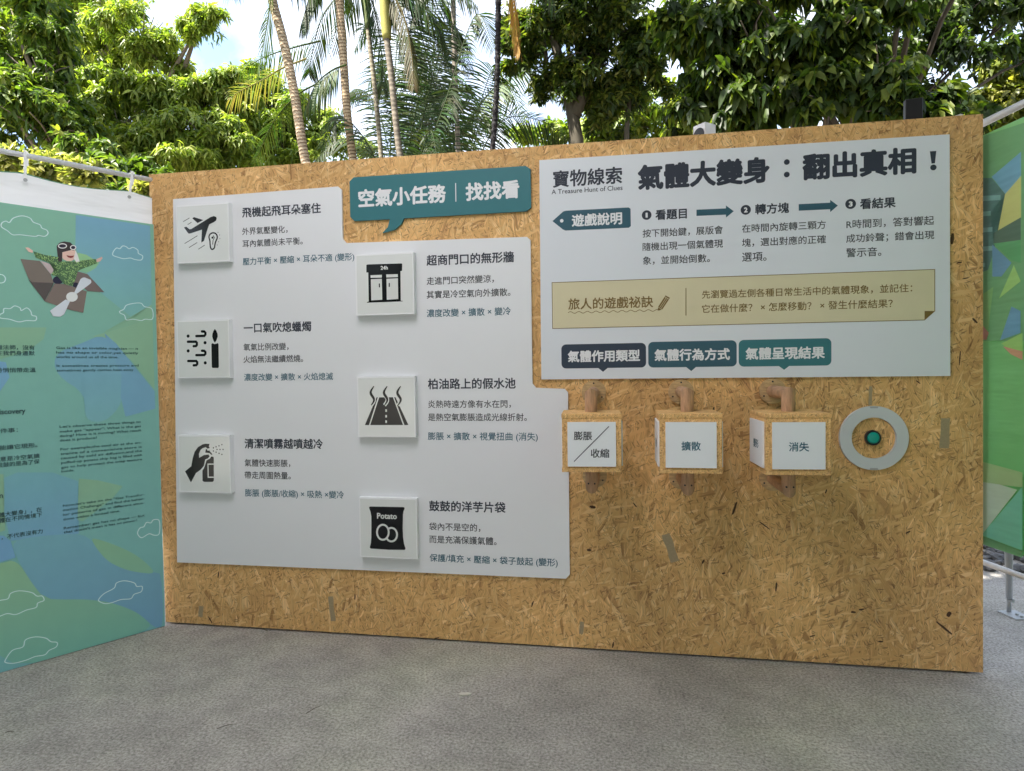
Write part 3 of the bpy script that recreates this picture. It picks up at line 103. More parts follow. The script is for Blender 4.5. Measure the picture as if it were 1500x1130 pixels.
# ------------------------------------------------------------------ helpers
def s2l(c):
    c = c / 255.0
    return c / 12.92 if c <= .04045 else ((c + .055) / 1.055) ** 2.4
GAIN = 1.9
def alb(rgb, g=None):
    g = GAIN if g is None else g
    return tuple(min(.86, s2l(c) * g) for c in rgb)
MATS = {}
def newmat(name):
    m = bpy.data.materials.new(name); m.use_nodes = True
    MATS[name] = m
    return m, m.node_tree, m.node_tree.nodes['Principled BSDF']
def N(nt, typ, **kw):
    n = nt.nodes.new(typ)
    for k, v in kw.items():
        if hasattr(n, k): setattr(n, k, v)
        else: n.inputs[k].default_value = v
    return n
def paint(name, rgb, rough=.5, var=.06, scale=9, bump=0.0, bscale=60, spec=.4, coat=0.0):
    """plain coloured surface with faint procedural mottling"""
    m, nt, b = newmat(name)
    tc = N(nt, 'ShaderNodeTexCoord'); no = N(nt, 'ShaderNodeTexNoise', Scale=scale, Detail=5.0, Roughness=.6)
    nt.links.new(tc.outputs['Object'], no.inputs['Vector'])
    mr = N(nt, 'ShaderNodeMapRange'); mr.inputs['To Min'].default_value = 1 - var; mr.inputs['To Max'].default_value = 1 + var
    nt.links.new(no.outputs['Fac'], mr.inputs['Value'])
    mu = N(nt, 'ShaderNodeVectorMath', operation='SCALE'); mu.inputs[0].default_value = rgb
    nt.links.new(mr.outputs['Result'], mu.inputs['Scale']); nt.links.new(mu.outputs['Vector'], b.inputs['Base Color'])
    b.inputs['Roughness'].default_value = rough; b.inputs['Specular IOR Level'].default_value = spec
    if coat: b.inputs['Coat Weight'].default_value = coat; b.inputs['Coat Roughness'].default_value = .06
    if bump:
        n2 = N(nt, 'ShaderNodeTexNoise', Scale=bscale, Detail=3.0); nt.links.new(tc.outputs['Object'], n2.inputs['Vector'])
        bp = N(nt, 'ShaderNodeBump', Strength=bump, Distance=.002)
        nt.links.new(n2.outputs['Fac'], bp.inputs['Height']); nt.links.new(bp.outputs['Normal'], b.inputs['Normal'])
    return m
def attr_mat(name, rough=.5, spec=.4, translucent=0.0, tmul=(1.3, 1.25, .6), coat=0.0, mott=.05):
    """colour comes from the point attribute 'tint' (print ink, leaf hue, bark bands)"""
    m, nt, b = newmat(name)
    a = N(nt, 'ShaderNodeAttribute', attribute_name='tint')
    tc = N(nt, 'ShaderNodeTexCoord'); no = N(nt, 'ShaderNodeTexNoise', Scale=14.0, Detail=3.0)
    nt.links.new(tc.outputs['Object'], no.inputs['Vector'])
    mr = N(nt, 'ShaderNodeMapRange'); mr.inputs['To Min'].default_value = 1 - mott; mr.inputs['To Max'].default_value = 1 + mott
    nt.links.new(no.outputs['Fac'], mr.inputs['Value'])
    mu = N(nt, 'ShaderNodeVectorMath', operation='SCALE')
    nt.links.new(a.outputs['Color'], mu.inputs[0]); nt.links.new(mr.outputs['Result'], mu.inputs['Scale'])
    nt.links.new(mu.outputs['Vector'], b.inputs['Base Color'])
    b.inputs['Roughness'].default_value = rough; b.inputs['Specular IOR Level'].default_value = spec
    if coat: b.inputs['Coat Weight'].default_value = coat; b.inputs['Coat Roughness'].default_value = .08
    if translucent:
        tr = N(nt, 'ShaderNodeBsdfTranslucent'); vm = N(nt, 'ShaderNodeVectorMath', operation='MULTIPLY')
        vm.inputs[1].default_value = tmul
        nt.links.new(mu.outputs['Vector'], vm.inputs[0]); nt.links.new(vm.outputs['Vector'], tr.inputs['Color'])
        ms = N(nt, 'ShaderNodeMixShader', Fac=translucent)
        nt.links.new(b.outputs['BSDF'], ms.inputs[1]); nt.links.new(tr.outputs['BSDF'], ms.inputs[2])
        nt.links.new(ms.outputs['Shader'], nt.nodes['Material Output'].inputs['Surface'])
    return m

def osb_mat(name, size=1.0, tone=1.0):
    """oriented strand board: layered flakes, each layer its own direction"""
    m, nt, b = newmat(name)
    tc = N(nt, 'ShaderNodeTexCoord'); sx = N(nt, 'ShaderNodeSeparateXYZ'); nt.links.new(tc.outputs['Object'], sx.inputs[0])
    ad = N(nt, 'ShaderNodeMath', operation='ADD'); nt.links.new(sx.outputs['X'], ad.inputs[0]); nt.links.new(sx.outputs['Y'], ad.inputs[1])
    az = N(nt, 'ShaderNodeMath', operation='MULTIPLY_ADD'); az.inputs[1].default_value = .37
    nt.links.new(sx.outputs['Y'], az.inputs[0]); nt.links.new(sx.outputs['Z'], az.inputs[2])
    cb = N(nt, 'ShaderNodeCombineXYZ'); nt.links.new(ad.outputs[0], cb.inputs[0]); nt.links.new(az.outputs[0], cb.inputs[1])
    wn = N(nt, 'ShaderNodeTexNoise', noise_dimensions='2D', Scale=5.0 / size, Detail=3.0, Roughness=.5); nt.links.new(cb.outputs[0], wn.inputs['Vector'])
    ws = N(nt, 'ShaderNodeVectorMath', operation='MULTIPLY_ADD'); ws.inputs[1].default_value = (.052 * size, .052 * size, 0)
    nt.links.new(wn.outputs['Color'], ws.inputs[0]); nt.links.new(cb.outputs[0], ws.inputs[2])
    base = N(nt, 'ShaderNodeRGB'); tone *= 1.40; base.outputs[0].default_value = (.50 * tone, .288 * tone, .110 * tone, 1)
    cur = base.outputs[0]; hcur = None
    layers = [(8, 11, 75, .30), (74, 13, 80, .38), (128, 12, 70, .42), (35, 14, 95, .48), (100, 10, 62, .5), (158, 15, 100, .5), (58, 9, 52, .60), (88, 17, 120, .62), (-14, 22, 150, .78), (115, 26, 170, .82)]
    for i, (ang, sl, sw, th) in enumerate(layers):
        mp = N(nt, 'ShaderNodeMapping'); mp.inputs['Rotation'].default_value = (0, 0, R(ang))
        mp.inputs['Location'].default_value = (i * 3.1, i * 1.7, 0)
        nt.links.new(ws.outputs[0], mp.inputs['Vector'])
        sc = N(nt, 'ShaderNodeVectorMath', operation='MULTIPLY'); sc.inputs[1].default_value = (sl / size, sw / size, 1)
        nt.links.new(mp.outputs[0], sc.inputs[0])
        vo = N(nt, 'ShaderNodeTexVoronoi', voronoi_dimensions='2D', Scale=1.0); nt.links.new(sc.outputs[0], vo.inputs['Vector'])
        cs = N(nt, 'ShaderNodeSeparateColor'); nt.links.new(vo.outputs['Color'], cs.inputs[0])
        gt = N(nt, 'ShaderNodeMapRange'); gt.inputs['From Min'].default_value = th; gt.inputs['From Max'].default_value = th + .02
        nt.links.new(cs.outputs[0], gt.inputs['Value'])
        # soft flake border
        ed = N(nt, 'ShaderNodeMapRange'); ed.inputs['From Min'].default_value = .62; ed.inputs['From Max'].default_value = .42
        nt.links.new(vo.outputs['Distance'], ed.inputs['Value'])
        mk = N(nt, 'ShaderNodeMath', operation='MULTIPLY'); nt.links.new(gt.outputs[0], mk.inputs[0]); nt.links.new(ed.outputs[0], mk.inputs[1])
        rp = N(nt, 'ShaderNodeValToRGB'); e = rp.color_ramp.elements
        T = tone
        e[0].position = 0; e[0].color = (.29 * T, .155 * T, .055 * T, 1)
        e[1].position = 1; e[1].color = (.62 * T, .42 * T, .20 * T, 1)
        for p, c in ((.04, (.37, .205, .082)), (.10, (.455, .262, .100)), (.45, (.50, .298, .116)), (.80, (.54, .335, .14))):
            q = e.new(p); q.color = (c[0] * T, c[1] * T, c[2] * T, 1)
        nt.links.new(cs.outputs[1], rp.inputs[0])
        if i % 3 != 2:
            gs = N(nt, 'ShaderNodeVectorMath', operation='MULTIPLY'); gs.inputs[1].default_value = (16 / size, 420 / size, 1)
            nt.links.new(mp.outputs[0], gs.inputs[0])
            gn = N(nt, 'ShaderNodeTexNoise', noise_dimensions='2D', Scale=1.0, Detail=2.0); nt.links.new(gs.outputs[0], gn.inputs['Vector'])
            gm = N(nt, 'ShaderNodeMapRange'); gm.inputs['From Min'].default_value = .3; gm.inputs['From Max'].default_value = .7; gm.inputs['To Min'].default_value = .70; gm.inputs['To Max'].default_value = 1.2
            nt.links.new(gn.outputs['Fac'], gm.inputs['Value'])
            vv = N(nt, 'ShaderNodeVectorMath', operation='SCALE'); nt.links.new(rp.outputs[0], vv.inputs[0]); nt.links.new(gm.outputs[0], vv.inputs['Scale'])
            colr = vv.outputs[0]
        else:
            colr = rp.outputs[0]
        mxx = N(nt, 'ShaderNodeMix', data_type='RGBA'); nt.links.new(mk.outputs[0], mxx.inputs[0])
        nt.links.new(cur, mxx.inputs[6]); nt.links.new(colr, mxx.inputs[7]); cur = mxx.outputs[2]
        if i in (2, 4, 6, 8):
            hm = N(nt, 'ShaderNodeMath', operation='MULTIPLY_ADD'); nt.links.new(mk.outputs[0], hm.inputs[0]); hm.inputs[1].default_value = .3 + .1 * i
            if hcur is None: hm.inputs[2].default_value = 0
            else: nt.links.new(hcur, hm.inputs[2])
            hcur = hm.outputs[0]
    # dark gaps and chips between the flakes
    for ang, sl, sw, th in ((65, 40, 230, .93), (-25, 34, 200, .94), (110, 70, 260, .93), (20, 60, 300, .94)):
        mp = N(nt, 'ShaderNodeMapping'); mp.inputs['Rotation'].default_value = (0, 0, R(ang)); mp.inputs['Location'].default_value = (ang * .13, 7, 0)
        nt.links.new(ws.outputs[0], mp.inputs['Vector'])
        sc = N(nt, 'ShaderNodeVectorMath', operation='MULTIPLY'); sc.inputs[1].default_value = (sl / size, sw / size, 1); nt.links.new(mp.outputs[0], sc.inputs[0])
        vo = N(nt, 'ShaderNodeTexVoronoi', voronoi_dimensions='2D', Scale=1.0); nt.links.new(sc.outputs[0], vo.inputs['Vector'])
        cs = N(nt, 'ShaderNodeSeparateColor'); nt.links.new(vo.outputs['Color'], cs.inputs[0])
        gt = N(nt, 'ShaderNodeMath', operation='GREATER_THAN'); gt.inputs[1].default_value = th; nt.links.new(cs.outputs[0], gt.inputs[0])
        ed = N(nt, 'ShaderNodeMapRange'); ed.inputs['From Min'].default_value = .40; ed.inputs['From Max'].default_value = .2; nt.links.new(vo.outputs['Distance'], ed.inputs['Value'])
        mk = N(nt, 'ShaderNodeMath', operation='MULTIPLY'); nt.links.new(gt.outputs[0], mk.inputs[0]); nt.links.new(ed.outputs[0], mk.inputs[1])
        mk2 = N(nt, 'ShaderNodeMath', operation='MULTIPLY'); mk2.inputs[1].default_value = .62; nt.links.new(mk.outputs[0], mk2.inputs[0])
        mxx = N(nt, 'ShaderNodeMix', data_type='RGBA'); nt.links.new(mk2.outputs[0], mxx.inputs[0]); nt.links.new(cur, mxx.inputs[6]); mxx.inputs[7].default_value = (.10 * tone, .05 * tone, .022 * tone, 1); cur = mxx.outputs[2]
    # broad tone drift from board to board
    bn = N(nt, 'ShaderNodeTexNoise', noise_dimensions='2D', Scale=1.6, Detail=2.0); nt.links.new(cb.outputs[0], bn.inputs['Vector'])
    bm = N(nt, 'ShaderNodeMapRange'); bm.inputs['From Min'].default_value = .3; bm.inputs['From Max'].default_value = .7; bm.inputs['To Min'].default_value = .86; bm.inputs['To Max'].default_value = 1.1
    nt.links.new(bn.outputs['Fac'], bm.inputs['Value'])
    fs = N(nt, 'ShaderNodeVectorMath', operation='SCALE'); nt.links.new(cur, fs.inputs[0]); nt.links.new(bm.outputs[0], fs.inputs['Scale'])
    nt.links.new(fs.outputs[0], b.inputs['Base Color'])
    bp = N(nt, 'ShaderNodeBump', Strength=.35, Distance=.0012); nt.links.new(hcur, bp.inputs['Height']); nt.links.new(bp.outputs[0], b.inputs['Normal'])
    b.inputs['Roughness'].default_value = .62; b.inputs['Specular IOR Level'].default_value = .3
    return m

def prop(o, label=None, cat=None, group=None, kind=None):
    if label: o['label'] = label
    if cat: o['category'] = cat
    if group: o['group'] = group
    if kind: o['kind'] = kind
    return o
def thing(name, label, cat, loc=(0, 0, 0), rotz=0, group=None):
    o = bpy.data.objects.new(name, None); o.empty_display_size = .1
    COL.objects.link(o); o.location = loc; o.rotation_euler = (0, 0, rotz)
    return prop(o, label, cat, group)
def link_mesh(name, me, mat, parent=None, smooth=False):
    o = bpy.data.objects.new(name, me); COL.objects.link(o)
    for mm in (mat if isinstance(mat, (list, tuple)) else [mat]):
        if mm: me.materials.append(mm)
    if parent: o.parent = parent
    if smooth:
        me.polygons.foreach_set('use_smooth', [True] * len(me.polygons))
    return o
def from_bm(name, bm, mat, parent=None, smooth=False):
    me = bpy.data.meshes.new(name); bm.normal_update(); bm.to_mesh(me); bm.free()
    return link_mesh(name, me, mat, parent, smooth)
def signed(p):
    return sum(p[i][0] * p[(i + 1) % len(p)][1] - p[(i + 1) % len(p)][0] * p[i][1] for i in range(len(p)))
def flat(bm, pts, y):
    """flat printed shape in the xz plane, facing -y"""
    if signed(pts) < 0: pts = pts[::-1]
    try: return bm.faces.new([bm.verts.new((x, y, z)) for x, z in pts])
    except ValueError: return None
def slab(bm, pts, y0, y1):
    """extruded plate in xz, front at y0 (towards -y), back at y1"""
    if signed(pts) < 0: pts = pts[::-1]
    f = [bm.verts.new((x, y0, z)) for x, z in pts]; k = [bm.verts.new((x, y1, z)) for x, z in pts]
    bm.faces.new(f); bm.faces.new(k[::-1])
    n = len(pts)
    for i in range(n):
        j = (i + 1) % n; bm.faces.new((f[j], f[i], k[i], k[j]))
def box(bm, x0, x1, y0, y1, z0, z1):
    slab(bm, [(x0, z0), (x1, z0), (x1, z1), (x0, z1)], y0, y1)
def rrect(x0, z0, x1, z1, r, n=5):
    out = []
    for cx, cz, a0 in ((x1 - r, z1 - r, 0), (x0 + r, z1 - r, 90), (x0 + r, z0 + r, 180), (x1 - r, z0 + r, 270)):
        for i in range(n + 1):
            a = R(a0 + 90 * i / n); out.append((cx + r * math.cos(a), cz + r * math.sin(a)))
    return out
def circle(cx, cz, r, n=28, rz=None):
    rz = rz or r
    return [(cx + r * math.cos(2 * math.pi * i / n), cz + rz * math.sin(2 * math.pi * i / n)) for i in range(n)]
def smooth_loop(pts, it=2):
    for _ in range(it):
        q = []
        for i in range(len(pts)):
            a, b = pts[i], pts[(i + 1) % len(pts)]
            q += [(a[0] * .75 + b[0] * .25, a[1] * .75 + b[1] * .25), (a[0] * .25 + b[0] * .75, a[1] * .25 + b[1] * .75)]
        pts = q
    return pts
def smooth_open(pts, it=2):
    for _ in range(it):
        q = [pts[0]]
        for i in range(len(pts) - 1):
            a, b = pts[i], pts[i + 1]
            q += [(a[0] * .75 + b[0] * .25, a[1] * .75 + b[1] * .25), (a[0] * .25 + b[0] * .75, a[1] * .25 + b[1] * .75)]
        pts = q + [pts[-1]]
    return pts
def spline_loop(pts, k=5):
    out = []; n = len(pts)
    for i in range(n):
        a, b, c, d = pts[i - 1], pts[i], pts[(i + 1) % n], pts[(i + 2) % n]
        for j in range(k):
            t = j / k; out.append(tuple(.5 * (2 * b[q] + (c[q] - a[q]) * t + (2 * a[q] - 5 * b[q] + 4 * c[q] - d[q]) * t * t + (3 * b[q] - a[q] - 3 * c[q] + d[q]) * t ** 3) for q in (0, 1)))
    return out
def stroke(bm, pts, w, y, closed=False, cap=True):
    """mitred pen line of width w (a number or one per point) in the xz plane"""
    n = len(pts); ws = w if isinstance(w, (list, tuple)) else [w] * n
    L, Rr = [], []
    for i in range(n):
        a = pts[i - 1] if (i > 0 or closed) else pts[i]; c = pts[(i + 1) % n] if (i < n - 1 or closed) else pts[i]
        d1 = Vector((pts[i][0] - a[0], pts[i][1] - a[1])); d2 = Vector((c[0] - pts[i][0], c[1] - pts[i][1]))
        if d1.length < 1e-9: d1 = d2
        if d2.length < 1e-9: d2 = d1
        d1.normalize(); d2.normalize(); t = d1 + d2
        if t.length < 1e-6: t = d1
        t.normalize(); nn = Vector((-t.y, t.x)); k = ws[i] / 2 / max(.5, nn.dot(Vector((-d1.y, d1.x))))
        L.append((pts[i][0] + nn.x * k, pts[i][1] + nn.y * k)); Rr.append((pts[i][0] - nn.x * k, pts[i][1] - nn.y * k))
    lv = [bm.verts.new((x, y, z)) for x, z in L]; rv = [bm.verts.new((x, y, z)) for x, z in Rr]
    for i in range(n if closed else n - 1):
        j = (i + 1) % n; bm.faces.new((lv[i], rv[i], rv[j], lv[j]))
    if cap and not closed:
        for e, s in ((0, 1), (n - 1, -1)):
            q = pts[1] if e == 0 else pts[n - 2]
            d = Vector((pts[e][0] - q[0], pts[e][1] - q[1])).normalized(); a0 = math.atan2(d.y, d.x); r = ws[e] / 2
            arc = [(pts[e][0] + r * math.cos(a0 + t), pts[e][1] + r * math.sin(a0 + t)) for t in [(-1 + k / 3) * math.pi / 2 for k in range(7)]]
            vs = [bm.verts.new((x, y, z)) for x, z in arc]
            try: bm.faces.new(vs)
            except ValueError: pass
DG = None
def text_geo(s, bold=0.0):
    """outline of a string (built-in font) as (verts, polys) at size 1"""
    c = bpy.data.curves.new('lettering', 'FONT'); c.body = s; c.size = 1; c.resolution_u = 3; c.offset = bold
    o = bpy.data.objects.new('lettering', c); COL.objects.link(o)
    dg = bpy.context.evaluated_depsgraph_get(); dg.update()
    me = bpy.data.meshes.new_from_object(o.evaluated_get(dg))
    v = [(q.co.x, q.co.y) for q in me.vertices]; p = [list(f.vertices) for f in me.polygons]
    bpy.data.objects.remove(o); bpy.data.curves.remove(c); bpy.data.meshes.remove(me)
    return v, p
def put_text(bm, s, x0, x1, zc, y, bold=0.0, h=None):
    v, p = text_geo(s)
    if not v: return
    ax = min(q[0] for q in v) - bold; bx = max(q[0] for q in v) + bold; sx = (x1 - x0) / (bx - ax); sz = h or sx
    cjk = any(ord(ch) > 0x2e7f for ch in s); mid = .38 if cjk else .30
    shifts = [(0, 0)]
    if bold: shifts = [(0, 0)] + [(bold * math.cos(R(45 * k)), bold * math.sin(R(45 * k))) for k in range(8)]   # heavier weight: the outline struck again around itself
    for i, (dx, dz) in enumerate(shifts):
        vs = [bm.verts.new((x0 + (q[0] + dx - ax) * sx, y - i * .00003, zc + (q[1] + dz - mid) * sz)) for q in v]
        for f in p:
            try: bm.faces.new([vs[j] for j in f])
            except ValueError: pass
def tube(bm, pts, r, n=10, caps=True, mitre=True):
    """round bar through 3-d points"""
    pts = [Vector(p) for p in pts]; rs = r if isinstance(r, (list, tuple)) else [r] * len(pts)
    rings = []; ref = None
    for i, p in enumerate(pts):
        d1 = (p - pts[i - 1]).normalized() if i else (pts[1] - p).normalized()
        d2 = (pts[i + 1] - p).normalized() if i < len(pts) - 1 else d1
        t = (d1 + d2).normalized()
        if ref is None: ref = Vector((0, 0, 1)) if abs(t.z) < .9 else Vector((1, 0, 0))
        u = (ref - d1 * ref.dot(d1)).normalized(); w = d1.cross(u)
        ring = []
        for k in range(n):
            a = 2 * math.pi * k / n; off = (u * math.cos(a) + w * math.sin(a)) * rs[i]
            if mitre and i and i < len(pts) - 1:
                c = d1.dot(t); off = off - d1 * (off.dot(t) / max(.3, c))
            ring.append(bm.verts.new(p + off))
        rings.append(ring); ref = u
        if mitre and i < len(pts) - 1:
            q = d1.rotation_difference(d2); ref = q @ u
    for i in range(len(rings) - 1):
        for k in range(n):
            j = (k + 1) % n; bm.faces.new((rings[i][k], rings[i][j], rings[i + 1][j], rings[i + 1][k]))
    if caps:
        bm.faces.new(rings[0][::-1]); bm.faces.new(rings[-1])
def bevel(o, w=.002, seg=2):
    b = o.modifiers.new('bevel', 'BEVEL'); b.width = w; b.segments = seg; b.limit_method = 'ANGLE'; b.angle_limit = R(40)
    return o

# ------------------------------------------------------------------ materials
M_OSB = osb_mat('strand_board', size=1.6)
M_CHIP = osb_mat('particle_board', size=.5, tone=1.05)
M_WHITE = paint('white_print_panel', (.775, .79, .82), rough=.36, var=.02, scale=3, spec=.35)
M_WHITEC = paint('skylit_white_print_panel', (.71, .745, .80), rough=.42, var=.02, scale=3, spec=.35)  # right panel's cool skylight tint and dimness put into its white
M_FOAM = paint('white_foam_edge', (.86, .87, .89), rough=.6, var=.02)
M_GLOSSW = paint('glossy_white_print', (.76, .78, .77), rough=.16, var=.02, scale=4, spec=.5, coat=.25)
M_GLOSSK = paint('glossy_black_ink', (.010, .011, .013), rough=.12, var=.1, spec=.35)
M_GLOSSL = paint('glossy_light_ink', (.74, .76, .74), rough=.14, var=.02, spec=.5, coat=.5)
M_INK = paint('dark_navy_ink', (.030, .038, .058), rough=.45, var=.08)
M_INKG = paint('grey_ink', (.05, .054, .065), rough=.45, var=.08)
M_TEALINK = paint('teal_ink', (.02, .115, .17), rough=.45, var=.08)
M_TEAL = paint('teal_print', alb((40, 86, 92)), rough=.4, var=.05, spec=.35)
M_NAVY = paint('navy_print', alb((34, 44, 58)), rough=.4, var=.05)
M_DTEAL = paint('dark_teal_print', alb((36, 66, 78)), rough=.4, var=.05)
M_YEL = paint('pale_yellow_print', (.67, .61, .41), rough=.45, var=.04)
M_BROWN = paint('brown_ink', (.19, .12, .03), rough=.45, var=.08)
M_CARD = paint('white_card', (.80, .82, .85), rough=.5, var=.02)
def wood_mat(name, rgb, st=(70, 9, 9)):
    m, nt, b = newmat(name); tc = N(nt, 'ShaderNodeTexCoord'); mp = N(nt, 'ShaderNodeMapping'); mp.inputs['Scale'].default_value = st
    nt.links.new(tc.outputs['Object'], mp.inputs['Vector']); no = N(nt, 'ShaderNodeTexNoise', Scale=1.6, Detail=5.0, Roughness=.65); nt.links.new(mp.outputs[0], no.inputs['Vector'])
    r = N(nt, 'ShaderNodeValToRGB'); e = r.color_ramp.elements; e[0].position = .3; e[0].color = tuple(c * .62 for c in rgb) + (1,); e[1].position = .68; e[1].color = tuple(min(.8, c * 1.2) for c in rgb) + (1,)
    nt.links.new(no.outputs['Fac'], r.inputs[0]); nt.links.new(r.outputs[0], b.inputs['Base Color']); b.inputs['Roughness'].default_value = .6; b.inputs['Specular IOR Level'].default_value = .3
    bp = N(nt, 'ShaderNodeBump', Strength=.25, Distance=.001); nt.links.new(no.outputs['Fac'], bp.inputs['Height']); nt.links.new(bp.outputs[0], b.inputs['Normal'])
    return m
M_DOWEL = wood_mat('beech_dowel', (.50, .30, .175))
M_FLANGE = wood_mat('pine_disc', (.56, .38, .19), (14, 14, 60))
M_RING = paint('frosted_plastic', (.60, .63, .65), rough=.33, var=.03, spec=.5)
M_GREEN = paint('green_button_plastic', (.0, .33, .27), rough=.28, var=.05, spec=.5)
M_BLACK = paint('black_plastic', (.012, .012, .014), rough=.35, var=.1, spec=.5)
M_POLE = paint('white_painted_steel', (.74, .75, .76), rough=.38, var=.05, scale=20, spec=.5)
M_STEEL = paint('grey_galvanised_steel', (.38, .40, .41), rough=.45, var=.15, scale=30)
M_DGREY = paint('dark_grey_plastic', (.05, .055, .06), rough=.5)
M_BOX = paint('off_white_plastic', (.72, .72, .74), rough=.4, var=.03)
M_PRINT = attr_mat('printed_board', rough=.5, spec=.3, mott=.04)
M_LINE = paint('pale_line_ink', alb((160, 200, 186)), rough=.5, var=.03)
M_BTXT = paint('dark_green_ink', (.05, .115, .125), rough=.5, var=.05)

def cloth_mat(name, rgb, tr=.3):
    m, nt, b = newmat(name)
    tc = N(nt, 'ShaderNodeTexCoord'); no = N(nt, 'ShaderNodeTexNoise', Scale=3.0, Detail=4.0); nt.links.new(tc.outputs['Object'], no.inputs['Vector'])
    mr = N(nt, 'ShaderNodeMapRange'); mr.inputs['To Min'].default_value = .95; mr.inputs['To Max'].default_value = 1.04; nt.links.new(no.outputs['Fac'], mr.inputs['Value'])
    sc = N(nt, 'ShaderNodeVectorMath', operation='SCALE'); sc.inputs[0].default_value = rgb; nt.links.new(mr.outputs[0], sc.inputs['Scale'])
    nt.links.new(sc.outputs[0], b.inputs['Base Color']); b.inputs['Roughness'].default_value = .55
    t = N(nt, 'ShaderNodeBsdfTranslucent'); nt.links.new(sc.outputs[0], t.inputs['Color'])
    ms = N(nt, 'ShaderNodeMixShader', Fac=tr); nt.links.new(b.outputs[0], ms.inputs[1]); nt.links.new(t.outputs[0], ms.inputs[2])
    nt.links.new(ms.outputs[0], nt.nodes['Material Output'].inputs['Surface'])
    return m
M_SHADECLOTH = cloth_mat('grey_tent_cloth', (.20, .215, .23), .008)  # dark cloth of the added canopy, keeps the yard in shade
M_POOLCLOTH = cloth_mat('canopy_light_cloth', (.90, .895, .97), .97)  # bluish sheer cloth of the added canopy, lets a cool light pool through
M_BANNERBACK = cloth_mat('white_banner_cloth', (.82, .84, .87), .25)
M_BANNERP = attr_mat('printed_banner_cloth', rough=.4, translucent=.4, tmul=(1, 1, 1))
def creases(m):
    nt = m.node_tree; tc = N(nt, 'ShaderNodeTexCoord'); mp = N(nt, 'ShaderNodeMapping'); mp.inputs['Rotation'].default_value = (0, R(35), 0); mp.inputs['Scale'].default_value = (1.2, 1, 7)
    nt.links.new(tc.outputs['Object'], mp.inputs['Vector']); no = N(nt, 'ShaderNodeTexNoise', Scale=1.4, Detail=3.0); nt.links.new(mp.outputs[0], no.inputs['Vector'])
    bp = N(nt, 'ShaderNodeBump', Strength=.8, Distance=.035); nt.links.new(no.outputs['Fac'], bp.inputs['Height']); nt.links.new(bp.outputs[0], nt.nodes['Principled BSDF'].inputs['Normal'])
creases(M_BANNERP); creases(M_BANNERBACK)

# ------------------------------------------------------------------ ground
def ground_mat():
    m, nt, b = newmat('worn_asphalt')
    tc = N(nt, 'ShaderNodeTexCoord')
    def noise(s, d=4.0, r=.6):
        n = N(nt, 'ShaderNodeTexNoise', Scale=s, Detail=d, Roughness=r); nt.links.new(tc.outputs['Object'], n.inputs['Vector']); return n
    fine = noise(92, 3.5, .72); fr = N(nt, 'ShaderNodeValToRGB'); e = fr.color_ramp.elements
    e[0].position = .34; e[0].color = (.19, .178, .162, 1); e[1].position = .70; e[1].color = (.56, .535, .495, 1)
    q = e.new(.47); q.color = (.335, .316, .288, 1); q = e.new(.56); q.color = (.415, .393, .36, 1)
    nt.links.new(fine.outputs['Fac'], fr.inputs[0])
    big = noise(.85, 6.0, .6); br = N(nt, 'ShaderNodeMapRange'); br.inputs['From Min'].default_value = .3; br.inputs['From Max'].default_value = .7
    br.inputs['To Min'].default_value = .72; br.inputs['To Max'].default_value = 1.25; nt.links.new(big.outputs['Fac'], br.inputs['Value'])
    mid = noise(7, 5.0, .7); mr = N(nt, 'ShaderNodeMapRange'); mr.inputs['From Min'].default_value = .3; mr.inputs['From Max'].default_value = .7
    mr.inputs['To Min'].default_value = .85; mr.inputs['To Max'].default_value = 1.15; nt.links.new(mid.outputs['Fac'], mr.inputs['Value'])
    pm = N(nt, 'ShaderNodeMath', operation='MULTIPLY'); nt.links.new(br.outputs[0], pm.inputs[0]); nt.links.new(mr.outputs[0], pm.inputs[1])
    sc = N(nt, 'ShaderNodeVectorMath', operation='SCALE'); nt.links.new(fr.outputs[0], sc.inputs[0]); nt.links.new(pm.outputs[0], sc.inputs['Scale'])
    # greenish algae film and pale scuffs
    al = noise(.9, 4.0, .6); am = N(nt, 'ShaderNodeMapRange'); am.inputs['From Min'].default_value = .5; am.inputs['From Max'].default_value = .7; am.inputs['To Max'].default_value = .5
    nt.links.new(al.outputs['Fac'], am.inputs['Value'])
    mx = N(nt, 'ShaderNodeMix', data_type='RGBA', blend_type='MULTIPLY'); nt.links.new(am.outputs[0], mx.inputs[0]); nt.links.new(sc.outputs[0], mx.inputs[6]); mx.inputs[7].default_value = (.78, .86, .70, 1)
    mpp = N(nt, 'ShaderNodeMapping'); mpp.inputs['Scale'].default_value = (1, 3, 1); nt.links.new(tc.outputs['Object'], mpp.inputs['Vector'])
    sf = N(nt, 'ShaderNodeTexNoise', Scale=9.0, Detail=6.0, Roughness=.75); nt.links.new(mpp.outputs[0], sf.inputs['Vector'])
    sm = N(nt, 'ShaderNodeMapRange'); sm.inputs['From Min'].default_value = .66; sm.inputs['From Max'].default_value = .76; sm.inputs['To Max'].default_value = .5; nt.links.new(sf.outputs['Fac'], sm.inputs['Value'])
    m2 = N(nt, 'ShaderNodeMix', data_type='RGBA'); nt.links.new(sm.outputs[0], m2.inputs[0]); nt.links.new(mx.outputs[2], m2.inputs[6]); m2.inputs[7].default_value = (.42, .40, .37, 1)
    nt.links.new(m2.outputs[2], b.inputs['Base Color'])
    b.inputs['Roughness'].default_value = .85; b.inputs['Specular IOR Level'].default_value = .25
    bp = N(nt, 'ShaderNodeBump', Strength=.12, Distance=.002); nt.links.new(fine.outputs['Fac'], bp.inputs['Height']); nt.links.new(bp.outputs[0], b.inputs['Normal'])
    return m
bm = bmesh.new()
vs = [bm.verts.new(p) for p in ((-150, -60, 0), (150, -60, 0), (150, 300, 0), (-150, 300, 0))]; bm.faces.new(vs)
prop(from_bm('ground', bm, ground_mat()), kind='structure')

